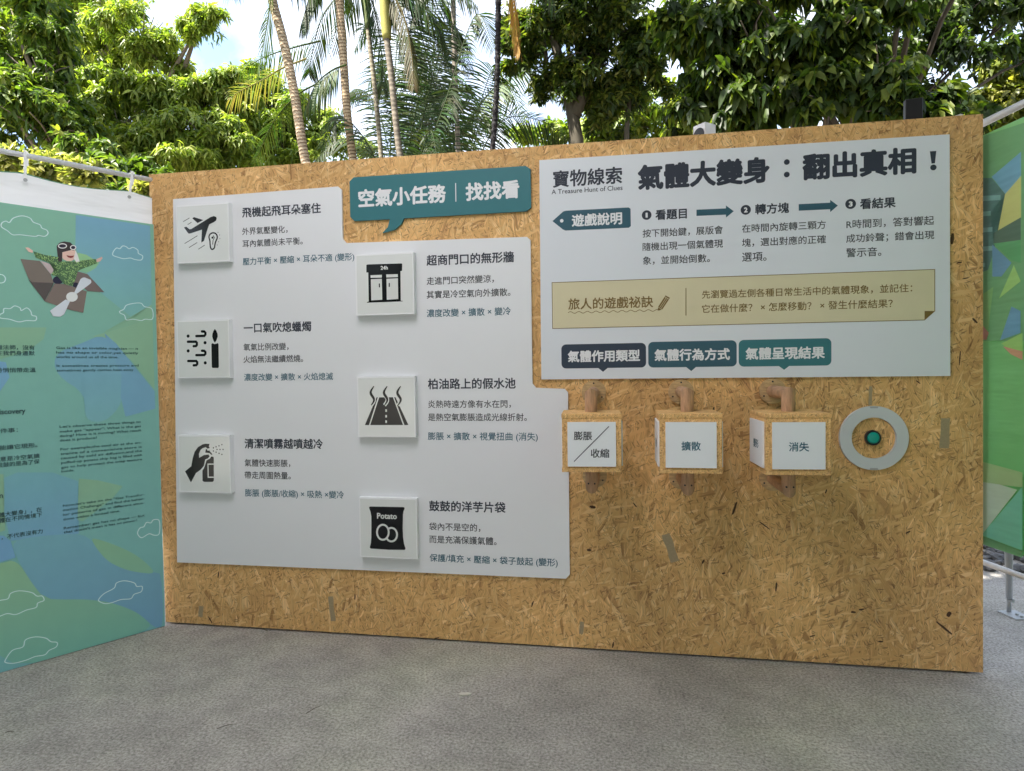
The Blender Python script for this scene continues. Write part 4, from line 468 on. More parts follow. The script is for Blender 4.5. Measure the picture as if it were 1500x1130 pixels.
# forest floor behind the paved yard and a gravel strip along its edge
bm = bmesh.new()
vs = [bm.verts.new(p) for p in ((-60, 2.6, .004), (60, 2.2, .004), (60, 120, .004), (-60, 120, .004))]; bm.faces.new(vs)
prop(from_bm('soil', bm, paint('leaf_litter_soil', (.055, .042, .028), rough=.95, var=.45, scale=8, bump=.6, bscale=30)), kind='structure')
rng = np.random.RandomState(3)
def gravel():
    bm = bmesh.new()
    for i in range(1500):
        x = rng.uniform(3.2, 8.5); y = rng.uniform(1.55, 2.8) - (x - 4.85) * .9 * (x < 5.6) * .6
        s = rng.uniform(.018, .05)
        m = Matrix.Translation((x, y, s * .45)) @ Matrix.Rotation(rng.uniform(0, 6.28), 4, 'Z') @ Matrix.Rotation(rng.uniform(-.5, .5), 4, 'X') @ Matrix.Diagonal((s * rng.uniform(.8, 1.5), s, s * rng.uniform(.5, .8), 1))
        bmesh.ops.create_icosphere(bm, subdivisions=1, radius=1, matrix=m)
    for v in bm.verts: v.co += Vector(rng.normal(0, .003, 3))
    return bm
prop(from_bm('gravel', gravel(), paint('grey_gravel', (.10, .10, .102), rough=.8, var=.45, scale=25, bump=.3)), kind='stuff',
     label='loose grey gravel strip behind the green banner', cat='gravel')

# small leaf litter and chips lying on the asphalt
bm = bmesh.new()
flat_pts = [(-.028, -.012), (-.006, -.02), (.024, -.012), (.03, .006), (.008, .018), (-.022, .012)]
f = [bm.verts.new((x, y, .006 + .004 * math.sin(i))) for i, (x, y) in enumerate(flat_pts)]; bm.faces.new(f)
g = [bm.verts.new((x * .9, y * .9, .001)) for x, y in flat_pts]; bm.faces.new(g[::-1])
for i in range(6): bm.faces.new((f[(i + 1) % 6], f[i], g[i], g[(i + 1) % 6]))
o = prop(from_bm('leaf_fragment', bm, paint('pale_dry_leaf', (.62, .6, .53), rough=.7)), 'pale dry leaf scrap lying alone on the asphalt', 'leaf')
o.location = LEAFBIT + (0,)

def twig(lab, x, y, L_, a, col):
    bm = bmesh.new(); c, q = math.cos(a), math.sin(a)
    tube(bm, [(-c * L_ / 2, -q * L_ / 2, .004), (c * L_ * .05 - q * L_ * .06, q * L_ * .05 + c * L_ * .06, .006), (c * L_ / 2, q * L_ / 2, .004)], [.0011, .0014, .0008], 6, mitre=False)
    o = prop(from_bm('twig', bm, paint('dry_twig', col, rough=.8, var=.3), smooth=True), lab, 'twig', 'dry twigs on the asphalt'); o.location = (x, y, 0)
for i, (p, L_, a, lab) in enumerate(zip(TWIGS, (.075, .06, .05, .03), (1.1, .7, 2.6, .3), ('longest dry twig on the asphalt left of the middle', 'thin dry twig on the asphalt nearest the bottom edge at left', 'dry twig at the foot of the wall under the white panel', 'short dark twig by the left edge of the photo'))):
    twig(lab, p[0], p[1], L_, a, (.10, .075, .05))

# ------------------------------------------------------------------ strand-board wall
wall = thing('strand_board_wall', 'wide freestanding wall of tan strand board carrying the white game panels', 'wall')
TLc, TRc, BRc, BLc = WALLC
def lerp2(a, b, t): return (a[0] + (b[0] - a[0]) * t, a[1] + (b[1] - a[1]) * t)
cuts = [0.0] + [s / 4.03 for s in SEAM] + [1.0]
TH = .024
for i in range(4):
    a, b_ = cuts[i] + (.00008 if i else 0), cuts[i + 1] - (.00008 if i < 3 else 0)
    t0, t1, b0, b1 = lerp2(TLc, TRc, a), lerp2(TLc, TRc, b_), lerp2(BLc, BRc, a), lerp2(BLc, BRc, b_)
    z0 = .010
    bm = bmesh.new(); slab(bm, [(b0[0], z0), (b1[0], z0), t1, t0], 0, TH)
    o = from_bm('board_sheet', bm, M_OSB, wall)
# timber frame carrying the sheets from behind
for xs in (.04, .96, 1.985, 3.0, 3.98):
    bm = bmesh.new(); box(bm, xs - .02, xs + .02, TH + .0005, TH + .06, .0, 2.40); from_bm('stud', bm, M_DOWEL, wall)
for zz in (.03, 1.2, 2.36):
    for xa, xb in ((.062, .938), (.982, 1.963), (2.007, 2.978), (3.022, 3.958)):
        bm = bmesh.new(); box(bm, xa, xb, TH + .002, TH + .055, zz - .02, zz + .02); from_bm('rail', bm, M_DOWEL, wall)
# odd grey and dark flakes pressed into the face
def flake_set(lst, mat, nm):
    bm = bmesh.new()
    for i, (x, z, L_, w, ang) in enumerate(lst):
        if mat.name.startswith('dark'): L_ *= .8; w *= .7
        c, s = math.cos(R(ang)), math.sin(R(ang)); pts = []
        n = 5
        rr = random.Random(i)
        taper = (lambda k: rr.uniform(.78, 1.08)) if mat.name.startswith('grey') else lambda k: (.35 + .65 * math.sin(math.pi * (k + .6) / (n + 1.2))) * rr.uniform(.75, 1.1)
        up_ = [(-L_ / 2 + L_ * k / n, w / 2 * taper(k)) for k in range(n + 1)]; dn = [(L_ / 2 - L_ * k / n, -w / 2 * taper(k)) for k in range(n + 1)]
        for u, v in up_ + dn: pts.append((x + c * u - s * v, z + s * u + c * v))
        flat(bm, pts, -.0004)
    return from_bm(nm, bm, mat, wall)
flake_set(FLAKEG, paint('grey_flake', (.36, .28, .165), rough=.7, var=.3, scale=120), 'grey_flake')
flake_set(FLAKED, paint('dark_flake', (.07, .032, .014), rough=.7, var=.3, scale=90), 'dark_flake')

# ------------------------------------------------------------------ white information panel (left)
Y0 = -.0125
def lines(block): return [q for q in TEXT if q[0] == block]
def text_part(name, blocks, mat, parent, y=-.0130, label=None):
    for b_ in blocks:
        for (_, s, x0, x1, zc, bold) in lines(b_):
            bm = bmesh.new(); put_text(bm, s, x0, x1, zc, y, bold or .009); from_bm(name, bm, mat, parent)
panel = thing('information_panel', 'large stepped white panel with six rows of black Chinese text and icon tiles', 'panel')
bm = bmesh.new(); slab(bm, PANEL, -.0125, -.0006)
from_bm('panel_sheet', bm, M_WHITE, panel)
for i in range(1, 7):
    text_part('heading_lettering', ['L%dh' % i], M_INK, panel)
    text_part('body_lettering', ['L%db' % i], M_INKG, panel)
    text_part('keyword_lettering', ['L%dk' % i], M_TEALINK, panel)

# six icon tiles
TILE = [('plane', 'white square icon tile with an airplane and an ear, topmost in the left column'),
        ('chips', 'white square icon tile with a black potato chip bag'),
        ('store', 'white square icon tile with a shop front marked 24h'),
        ('road', 'white square icon tile with a road and three heat waves'),
        ('candle', 'white square icon tile with a candle and blowing air'),
        ('spray', 'white square icon tile with a hand squeezing a spray bottle')]
for (nm, lab), (px, pz) in zip(TILE, PLATES):
    t = thing('icon_tile', lab, 'tile', group='icon tiles on the white panel')
    bm = bmesh.new(); box(bm, px, px + PS, -PT, -.0131, pz, pz + PS)
    bevel(from_bm('tile_block', bm, M_FOAM, t), .0012)
    bm = bmesh.new(); q = .008; flat(bm, [(px + q, pz + q), (px + PS - q * .6, pz + q), (px + PS - q * .6, pz + PS - q), (px + q, pz + PS - q)], -PT - .0004)
    from_bm('tile_face', bm, M_GLOSSW, t)
    ic = ICON[nm]; bm = bmesh.new(); yy = -PT - .0008
    for p in ic['fill']: flat(bm, p, yy)
    for p, w in ic['stroke']: stroke(bm, p, w, yy)
    for p, w in ic['loop']: stroke(bm, smooth_loop(p, 1), w, yy, closed=True)
    for p, r in ic['dot']: flat(bm, circle(p[0], p[1], r, 16), yy)
    from_bm('icon_print', bm, M_GLOSSK, t)
    y2 = yy - .0004; y3 = y2 - .0004; y4 = y3 - .0004
    bm = bmesh.new(); has = False
    for p in ic.get('wfill', []): flat(bm, p, y2); has = True
    for p, w in ic.get('wstroke', []): stroke(bm, p, w, y2, cap=False); has = True
    if 'wtext' in ic:
        s, (a, b_) = ic['wtext']; put_text(bm, s, a[0], b_[0], (a[1] + b_[1]) / 2 + .002, y2, .03); has = True
    if 'ring2' in ic: stroke(bm, ic['ring2'][0], ic['ring2'][1], y2, closed=True); has = True
    if 'ring1' in ic: stroke(bm, ic['ring1'][0], ic['ring1'][1], y4, closed=True)
    for p in ic.get('smoke', []): stroke(bm, smooth_open(p, 1), .0185, y2, cap=False); has = True
    if has: from_bm('light_print', bm, M_GLOSSL, t)
    bm = bmesh.new(); has = False
    if 'disc' in ic: flat(bm, ic['disc'], y3); has = True
    for p, w in ic.get('bstroke', []): stroke(bm, p, w, y3); has = True
    for p in ic.get('smoke', []):
        sp = smooth_open(p, 2); n = len(sp); stroke(bm, sp, [.0015 + .0115 * math.sin(math.pi * min(1, (k + .3) / n)) ** .8 for k in range(n)], y3, cap=False); has = True
    if has: from_bm('dark_print', bm, M_GLOSSK, t)

# teal speech-bubble title
t = thing('title_sign', 'teal speech bubble sign with white Chinese lettering above the stepped panel', 'sign')
bm = bmesh.new(); slab(bm, TBUB, -.0122, -.0006); o = from_bm('bubble_board', bm, M_TEAL, t)
text_part('lettering', ['Tt'], M_WHITE, t, -.0127)
bm = bmesh.new()
flat(bm, [(TBAR[0][0] - .0022, TBAR[1][1]), (TBAR[0][0] + .0022, TBAR[1][1]), (TBAR[0][0] + .0022, TBAR[0][1]), (TBAR[0][0] - .0022, TBAR[0][1])], -.0127)
from_bm('divider_line', bm, M_WHITE, t)

# ------------------------------------------------------------------ instruction panel (right)
ip = thing('instruction_panel', 'white rectangular game instruction panel with a large dark Chinese title and yellow tip box', 'panel')
bm = bmesh.new(); slab(bm, RPANEL, -.0125, -.0006); from_bm('panel_sheet', bm, M_WHITEC, ip)
Y1, Y2, Y3 = -.0129, -.0133, -.0137
text_part('title_lettering', ['Rh'], M_INK, ip, Y1)
bm = bmesh.new()
for c in COLON: flat(bm, circle(c[0], c[1], .0125, 20), Y1)
from_bm('title_colon', bm, M_INK, ip)
bm = bmesh.new(); flat(bm, EXCL[:4], Y1); flat(bm, circle(EXCL[4][0], EXCL[4][1], .0125, 20), Y1)
from_bm('title_exclamation_mark', bm, M_INK, ip)
text_part('subtitle_lettering', ['Rs', 'Re'], M_INK, ip, Y1)
for nm, pts in (('tag', TAG), ('arrow', ARROW0), ('arrow', ARROW1)):
    bm = bmesh.new(); flat(bm, pts, Y1); from_bm(nm, bm, M_DTEAL, ip)
bm = bmesh.new(); flat(bm, circle(TAGHOLE[0], TAGHOLE[1], .0085, 18), Y2); from_bm('tag_hole', bm, M_WHITE, ip)
text_part('tag_lettering', ['Rg'], M_WHITE, ip, Y2)
for i, c in enumerate((NUM0, NUM1, NUM2)):
    bm = bmesh.new(); bw = bmesh.new(); flat(bm, circle(c[0], c[1], .0222, 28), Y1)
    put_text(bw, '123'[i], c[0] - (.005 if i == 0 else .0082), c[0] + (.005 if i == 0 else .0082), c[1] - .0018, Y2, .045, h=.030)
    from_bm('step_bullet', bm, M_INK, ip); from_bm('step_number', bw, M_WHITE, ip)
text_part('step_heading', ['Rn'], M_INK, ip, Y1)
for k in (1, 2, 3): text_part('step_lettering', ['Rb%d' % k], M_INKG, ip, Y1)
bm = bmesh.new(); flat(bm, YBOX, Y1); from_bm('tip_box', bm, M_YEL, ip)
bm = bmesh.new()
stroke(bm, YBOX, .0028, Y2, closed=True); from_bm('tip_box_border', bm, M_BROWN, ip)
bm = bmesh.new(); flat(bm, YFOLD, Y3); from_bm('folded_corner', bm, M_BROWN, ip)
bm = bmesh.new(); stroke(bm, YLINE, .0035, Y2, cap=False); from_bm('divider_line', bm, M_BROWN, ip)
bm = bmesh.new()
n = 120; wv = [lerp2(WAVY[0], WAVY[1], k / n) for k in range(n + 1)]
stroke(bm, [(x, z + .0042 * math.sin(k / n * 2 * math.pi * 10.5)) for k, (x, z) in enumerate(wv)], .0028, Y2)
from_bm('wavy_underline', bm, M_BROWN, ip)
bm = bmesh.new(); flat(bm, PENCIL, Y2); flat(bm, PENTIP, Y2); from_bm('pencil_drawing', bm, M_BROWN, ip)
text_part('tip_lettering', ['Ry', 'Rz'], M_BROWN, ip, Y2)
bm = bmesh.new(); a, b_ = PENCIL[0], PENCIL[3]
for k in (.36, .68): stroke(bm, [lerp2(lerp2(PENCIL[0], PENCIL[1], k), lerp2(PENCIL[3], PENCIL[2], k), u) for u in (.14, .97)], .0018, Y3, cap=False)
stroke(bm, [lerp2(PENCIL[0], PENCIL[3], .12), lerp2(PENCIL[1], PENCIL[2], .12)], .002, Y3 - .0003, cap=False)
from_bm('pencil_highlight', bm, M_YEL, ip)
for k, (q, mt) in enumerate(zip(Q, (M_NAVY, M_DTEAL, M_TEAL))):
    (x0, z1), (x1, z0), (xp, zp) = q; r = .022
    pts = rrect(x0, z0, x1, z1, r)            # starts top right, runs to the bottom right corner
    pts = pts[:18] + [(xp - .022, z0), (xp, zp), (xp + .022, z0)] + pts[18:]
    bm = bmesh.new(); flat(bm, pts, Y1); from_bm('category_bubble', bm, mt, ip)
    text_part('category_lettering', ['Rq%d' % (k + 1)], M_WHITE, ip, Y2)

# ------------------------------------------------------------------ rotating answer blocks on dowel brackets
cs, ch, dd, zf, zt = CUBE['s'], CUBE['h'], CUBE['d'], CUBE['zf'], CUBE['zt']
CT = [('left', [('膨脹', '收縮')]), ('mid', '擴散'), ('right', '消失')]
labs = ['leftmost particle board cube whose white card is split by a diagonal line', 'middle particle board cube under the dark teal bubble with two characters on its card', 'rightmost particle board cube beside the ring with text cards on front and left side']
blabs = ['wooden dowel bracket holding the cube with the diagonal line card', 'wooden dowel bracket holding the middle cube', 'wooden dowel bracket holding the cube nearest the grey ring']
def bracket(x, lab):
    t = thing('dowel_bracket', lab, 'bracket', (x, 0, 0), group='dowel brackets on the wall')
    r = .0272
    for nm, zz, pts in (('upper_dowel', zf, [(0, -.0122, zf), (0, -dd, zf), (0, -dd, zt + .0005)]),
                        ('lower_dowel', zt - ch - .082, [(0, -.0122, zt - ch - .082), (0, -dd, zt - ch - .082), (0, -dd, zt - ch - .0005)])):
        bm = bmesh.new(); tube(bm, pts, r, 28); d = from_bm(nm, bm, M_DOWEL, t, smooth=True)
        d.modifiers.new('edge', 'EDGE_SPLIT').split_angle = R(38)
        bm = bmesh.new(); slab(bm, circle(0, zz, .058, 40), -.0118, -.0004); fl = from_bm('flange', bm, M_FLANGE, t)
        bm = bmesh.new()
        for a in (90, 210, 330):
            slab(bm, circle(.044 * math.cos(R(a)), zz + .044 * math.sin(R(a)), .0042, 10), -.0128, -.0119)
        from_bm('screw', bm, M_BLACK, fl)
    bm = bmesh.new()
    for sx in (-.0135, .0135):
        m = Matrix.Translation((sx, -dd - r * .87, zt - ch - .066)) @ Matrix.Rotation(R(90), 4, 'X')
        bmesh.ops.create_cone(bm, cap_ends=True, segments=10, radius1=.0038, radius2=.0038, depth=.006, matrix=m)
    from_bm('screw', bm, M_BLACK, t)
    return t
def cube(x, rot, lab, kind):
    t = thing('answer_cube', lab, 'cube', (x, -dd, zt - ch), rot, group='rotating answer cubes')
    h = cs / 2; lid = .0175
    bm = bmesh.new(); box(bm, -h + .002, h - .002, -h + .002, h - .002, lid, ch - lid); bevel(from_bm('cube_body', bm, M_CHIP, t), .002)
    bm = bmesh.new(); box(bm, -h, h, -h, h, ch - lid + .0003, ch); bevel(from_bm('cube_lid', bm, M_CHIP, t), .0015)
    bm = bmesh.new(); box(bm, -h, h, -h, h, 0, lid - .0003); bevel(from_bm('cube_base', bm, M_CHIP, t), .0015)
    cw, cz0, cz1 = .100, .024, ch - .022 - .012
    for k in range(4):
        a = R(90 * k)
        bm = bmesh.new(); box(bm, -cw, cw, -h - .0045, -h + .0018, cz0, cz1)
        c = from_bm('text_card', bm, M_CARD, t); c.rotation_euler = (0, 0, a)
        bm = bmesh.new(); zc = (cz0 + cz1) / 2; y = -h - .0049
        if k == 0 and kind == 0:
            put_text(bm, '膨脹', -.074, .002, zc + .036, y, .015); from_bm('lettering', bm, M_INKG, c); bm = bmesh.new(); put_text(bm, '收縮', -.004, .072, zc - .037, y, .015); from_bm('lettering', bm, M_INKG, c); bm = bmesh.new()
            stroke(bm, [(-.074, zc - .072), (.072, zc + .075)], .0034, y - .0004, cap=False)
        elif k == 0:
            put_text(bm, ('', '擴散', '消失')[kind], -.038, .038, zc - .004, y, .015)
        elif k == 3:
            put_text(bm, ('壓縮', '吸熱', '變形')[kind] if kind < 2 else '變形', -.038, .038, zc - .004, y, .015)
        else:
            put_text(bm, ('擴散', '變冷')[k - 1], -.038, .038, zc - .004, y, .015)
        from_bm('divider_line' if k == 0 and kind == 0 else 'lettering', bm, M_TEALINK if kind else M_INKG, c)
M_OSBS = paint('pale_sawn_edge', (.60, .40, .21), rough=.6, var=.15, scale=60)
for i in range(3):
    bracket(CUBE['x'][i], blabs[i]); cube(CUBE['x'][i], CUBE['rot'][i], labs[i], i)

# ------------------------------------------------------------------ ring and start button
cx, cz, rr = RING
t = thing('button_ring', 'flat pale grey plastic ring fixed to the strand board around the green button', 'ring', (cx, 0, cz))
def annulus(bm, r0, r1, y0, y1, n=72):
    rows = []
    for r, y in ((r0, y1), (r0, y0 + .001), (r0 + .001, y0), (r1 - .0015, y0), (r1, y0 + .0015), (r1, y1)):
        rows.append([bm.verts.new((r * math.cos(2 * math.pi * k / n), y, r * math.sin(2 * math.pi * k / n))) for k in range(n)])
    for a in range(5):
        for k in range(n):
            j = (k + 1) % n; bm.faces.new((rows[a][k], rows[a][j], rows[a + 1][j], rows[a + 1][k]))
bm = bmesh.new(); annulus(bm, rr * .64, rr, -.014, -.0004); o = from_bm('ring_body', bm, M_RING, t, smooth=True); o.modifiers.new('edge', 'EDGE_SPLIT').split_angle = R(25)
bm = bmesh.new()
for s in (1, -1):
    flat(bm, [(-.018, s * rr * .985), (.018, s * rr * .985), (.015, s * rr * .93), (-.015, s * rr * .93)][::s], -.0143)
from_bm('tab_mark', bm, M_STEEL, t)
b = thing('push_button', 'round green push button in a black bezel at the centre of the grey ring', 'button', (cx - .003, 0, cz + .001))
bm = bmesh.new(); annulus(bm, .0255, .0335, -.016, -.0004, 40); from_bm('bezel', bm, M_BLACK, b, smooth=True)
bm = bmesh.new()
rows = []
for r, y in ((.0252, -.0004), (.0252, -.017), (.023, -.0195), (.015, -.0205)):
    rows.append([bm.verts.new((r * math.cos(2 * math.pi * k / 36), y, r * math.sin(2 * math.pi * k / 36))) for k in range(36)])
for a in range(3):
    for k in range(36): bm.faces.new((rows[a][k], rows[a][(k + 1) % 36], rows[a + 1][(k + 1) % 36], rows[a + 1][k]))
bm.faces.new(rows[3]); from_bm('button_cap', bm, M_GREEN, b, smooth=True)

# ------------------------------------------------------------------ things on top of the wall
wz = 2.441
sp = thing('speaker_box', 'small white box with a round black cone on its left side, behind the wall top', 'speaker', (2.888, .095, wz - .030), R(42))
bm = bmesh.new(); box(bm, -.037, .037, -.037, .037, 0, .102); bevel(from_bm('cabinet', bm, M_BOX, sp), .004)
bm = bmesh.new()
m = Matrix.Translation((-.0385, 0, .050)) @ Matrix.Rotation(R(90), 4, 'Y'); bmesh.ops.create_cone(bm, cap_ends=True, segments=28, radius1=.033, radius2=.031, depth=.004, matrix=m)
from_bm('speaker_cone', bm, M_BLACK, sp)
bm = bmesh.new(); bmesh.ops.create_uvsphere(bm, u_segments=14, v_segments=8, radius=.008, matrix=Matrix.Translation((-.0405, .004, .046)) @ Matrix.Diagonal((.5, 1, 1, 1))); from_bm('dust_cap', bm, M_STEEL, sp, smooth=True)
bm = bmesh.new(); box(bm, -.03, .03, -.03, .03, -.06, -.0005); from_bm('bracket', bm, M_STEEL, sp)
bk = thing('black_box', 'black upright glass fronted box standing on the wall top near its right end', 'box', (3.775, .05, wz - .012), R(-8))
bm = bmesh.new(); box(bm, -.034, .034, -.012, .022, 0, .112); bevel(from_bm('housing', bm, M_DGREY, bk), .002)
bm = bmesh.new(); flat(bm, [(-.031, .003), (.031, .003), (.031, .109), (-.031, .109)], -.0124); from_bm('glass_front', bm, M_BLACK, bk)
bm = bmesh.new(); box(bm, -.03, .03, -.012, .03, -.04, -.0005); from_bm('bracket', bm, M_STEEL, bk)
cp = thing('pole_cap', 'small white plastic clip on the wall top beside the right corner', 'clip', (3.945, .045, wz - .006))
bm = bmesh.new(); slab(bm, [(-.028, 0), (.02, 0), (.022, .018), (.012, .021), (-.014, .013)], -.015, .015); bevel(from_bm('clip_body', bm, M_BOX, cp), .003)

# ------------------------------------------------------------------ printed board on the left
bd = Vector((BDIR[0], BDIR[1])); brot = math.atan2(bd.y, bd.x)
B = thing('printed_board', 'tall blue and green printed board with clouds and a child in a cardboard plane', 'board', (BORG[0], BORG[1], 0), brot)
BL_, BH = -4.6, 2.168
bm = bmesh.new(); box(bm, BL_, -.0005, 0, .018, .004, BH); from_bm('board_sheet', bm, M_FOAM, B)
def tinted(name, polys, mat, parent, y0, dy):
    """layered printed shapes; each polygon carries its own ink colours (top, bottom)"""
    bm = bmesh.new(); lay = bm.verts.layers.float_color.new('tint')
    for i, (c1, c2, pts) in enumerate(polys):
        f = flat(bm, pts, y0 - dy * i)
        if f is None: continue
        za = max(p[1] for p in pts); zb = min(p[1] for p in pts)
        for v in f.verts:
            k = (za - v.co.z) / max(1e-6, za - zb); v[lay] = tuple(c1[j] * (1 - k) + c2[j] * k for j in range(3)) + (1,)
    bmesh.ops.triangulate(bm, faces=bm.faces[:], quad_method='BEAUTY', ngon_method='BEAUTY')
    return from_bm(name, bm, mat, parent)
def clipx(pts, lo, hi, zlo, zhi):
    """clip a polygon to the board face"""
    for ax, lim, sg in ((0, lo, 1), (0, hi, -1), (1, zlo, 1), (1, zhi, -1)):
        out = []
        for i in range(len(pts)):
            a, b_ = pts[i], pts[(i + 1) % len(pts)]; ia = sg * (a[ax] - lim) >= 0; ib = sg * (b_[ax] - lim) >= 0
            if ia: out.append(a)
            if ia != ib:
                t_ = (lim - a[ax]) / (b_[ax] - a[ax]); out.append((a[0] + (b_[0] - a[0]) * t_, a[1] + (b_[1] - a[1]) * t_))
        pts = out
        if not pts: return pts
    return pts
polys = [(alb((102, 143, 126)), alb((95, 142, 144)), [(BL_, .004), (-.001, .004), (-.001, BH), (BL_, BH)])]
GR = alb((106, 146, 108)); TE = alb((92, 142, 136)); BLU = alb((88, 128, 166))
for cxx, czz, rx, rz, ca, cb_ in ((-1.5, 1.5, .35, .5, BLU, TE), (-1.9, .6, .4, .5, GR, TE), (-2.9, 1.2, .4, .5, BLU, TE), (-3.7, .7, .4, .4, GR, TE), (-3.3, 1.8, .5, .3, BLU, TE), (-1.3, .35, .35, .3, BLU, BLU), (-1.1, 1.95, .3, .25, GR, GR)):
    polys.append((ca, cb_, clipx(circle(cxx, czz, rx, 30, rz), BL_ + .001, -.001, .005, BH - .001)))
for c1, c2, pts in BG:
    p = clipx(smooth_loop(pts, 2) if len(pts) > 8 else pts, BL_ + .001, -.001, .005, BH - .001)
    soft = lambda c: tuple(c[j] * .64 + (101, 141, 138)[j] * .36 for j in range(3))
    if len(p) > 2: polys.append((alb(soft(c1)), alb(soft(c2)), p))
tinted('background_print', polys, M_PRINT, B, -.0003, .00008)
yb = -.0003 - .00008 * (len(polys) + 3)
for c in CLOUDS:
    bm = bmesh.new(); c = spline_loop(c)
    if min(p[0] for p in c) > BL_ and max(p[0] for p in c) < -.0012: stroke(bm, c, .0042, yb, closed=True)
    else:
        c = [(min(p[0], -.003), p[1]) for p in c]; stroke(bm, c, .0042, yb, closed=True)
    from_bm('cloud_outline', bm, M_LINE, B)
pil = [(alb(c), alb(c), p) for c, p in PILOT]
tinted('pilot_illustration', pil, M_PRINT, B, yb - .0002, .00005)
yp = yb - .0002 - .00005 * (len(pil) + 2)
# light sprigs on the green jumper
jx = [p[0] for p in PILOT[5][1]]; jz = [p[1] for p in PILOT[5][1]]
def inside(p, poly):
    c = False
    for i in range(len(poly)):
        a, b_ = poly[i], poly[i - 1]
        if (a[1] > p[1]) != (b_[1] > p[1]) and p[0] < (b_[0] - a[0]) * (p[1] - a[1]) / (b_[1] - a[1]) + a[0]: c = not c
    return c
rng2 = random.Random(4); bm = bmesh.new(); blk = [PILOT[k][1] for k in (4, 7, 10, 11, 12, 20, 21, 22)]
for _ in range(900):
    p = (rng2.uniform(min(jx), max(jx)), rng2.uniform(min(jz), max(jz)))
    if inside(p, PILOT[5][1]) and not any(inside(p, q) for q in blk): stroke(bm, [p, (p[0] + rng2.uniform(-.005, .005), p[1] + .005)], .0018, yp, cap=False)
from_bm('jumper_pattern', bm, paint('pale_green_ink', alb((128, 160, 100))), B)
def bpart(name, pref):
    for (bk_, s, x0, x1, zc, h) in BTEXT:
        if bk_ in pref:
            bm = bmesh.new(); put_text(bm, s, x0, x1, zc, yb - .0004, .012 if bk_ != 't' else .025, h=(.0165 if bk_[0] == 'e' else .034 if bk_ == 't' else .0235))
            from_bm(name, bm, M_BTXT, B)
bpart('chinese_lettering', ('c',)); bpart('heading_lettering', ('t',))
for k in range(3): bpart('english_lettering', ('e%d' % k,))

# ------------------------------------------------------------------ white banner hung from a pipe frame behind it
fr = thing('pipe_frame', 'white steel pipe frame above the printed board, straps hanging from it', 'frame', (BORG[0], BORG[1], 0), brot)
bm = bmesh.new(); tube(bm, [(.03, .055, 2.418), (-4.9, .055, 2.432)], .0128, 14); from_bm('top_rail', bm, M_POLE, fr, smooth=True)
bm = bmesh.new(); tube(bm, [(.03, .055, .46), (-4.9, .055, .46)], .0128, 14); from_bm('bottom_rail', bm, M_POLE, fr, smooth=True)
for x in (-4.88,):
    bm = bmesh.new(); tube(bm, [(x, .055, 0), (x, .055, 2.445)], .014, 14); from_bm('post', bm, M_POLE, fr, smooth=True)
hb = thing('white_banner', 'white cloth banner tied under the pipe, its top band showing above the printed board', 'banner', (BORG[0], BORG[1], 0), brot)
bm = bmesh.new(); NX, NZ = 140, 40; g = []
def bz_top(x):
    # cloth sags between its ties
    k = (x + .10) / .45; s = abs(math.sin(math.pi * k)); return 2.322 + .012 - .022 * s + .004 * x
for i in range(NX + 1):
    x = .012 - 4.8 * i / NX; zt_ = bz_top(x); row = []
    for j in range(NZ + 1):
        u = j / NZ; z = zt_ - (zt_ - .5) * u
        y = .048 + .006 * math.sin(x * 9 + u * 3) * (1 - u * .5) + .006 * math.exp(-((x + .11 + .06 * u * 6) / .02) ** 2) * math.exp(-u * 14)
        row.append(bm.verts.new((x, y, z)))
    g.append(row)
for i in range(NX):
    for j in range(NZ): bm.faces.new((g[i][j], g[i][j + 1], g[i + 1][j + 1], g[i + 1][j]))
o = from_bm('cloth', bm, M_BANNERBACK, hb, smooth=True)
bm = bmesh.new()
for i in range(NX):
    a, b_ = g_top = (.012 - 4.8 * i / NX, .012 - 4.8 * (i + 1) / NX)
    za, zb = bz_top(a), bz_top(b_)
    vs = [bm.verts.new(p) for p in ((a, .057, za - .002), (a, .057, za + .006), (b_, .057, zb + .006), (b_, .057, zb - .002))]; bm.faces.new(vs)
    vs = [bm.verts.new(p) for p in ((a, .0585, za - .002), (b_, .0585, zb - .002), (b_, .0585, zb + .006), (a, .0585, za + .006))]; bm.faces.new(vs)
from_bm('hem', bm, paint('green_cloth_back', alb((70, 110, 90)), rough=.6), hb)
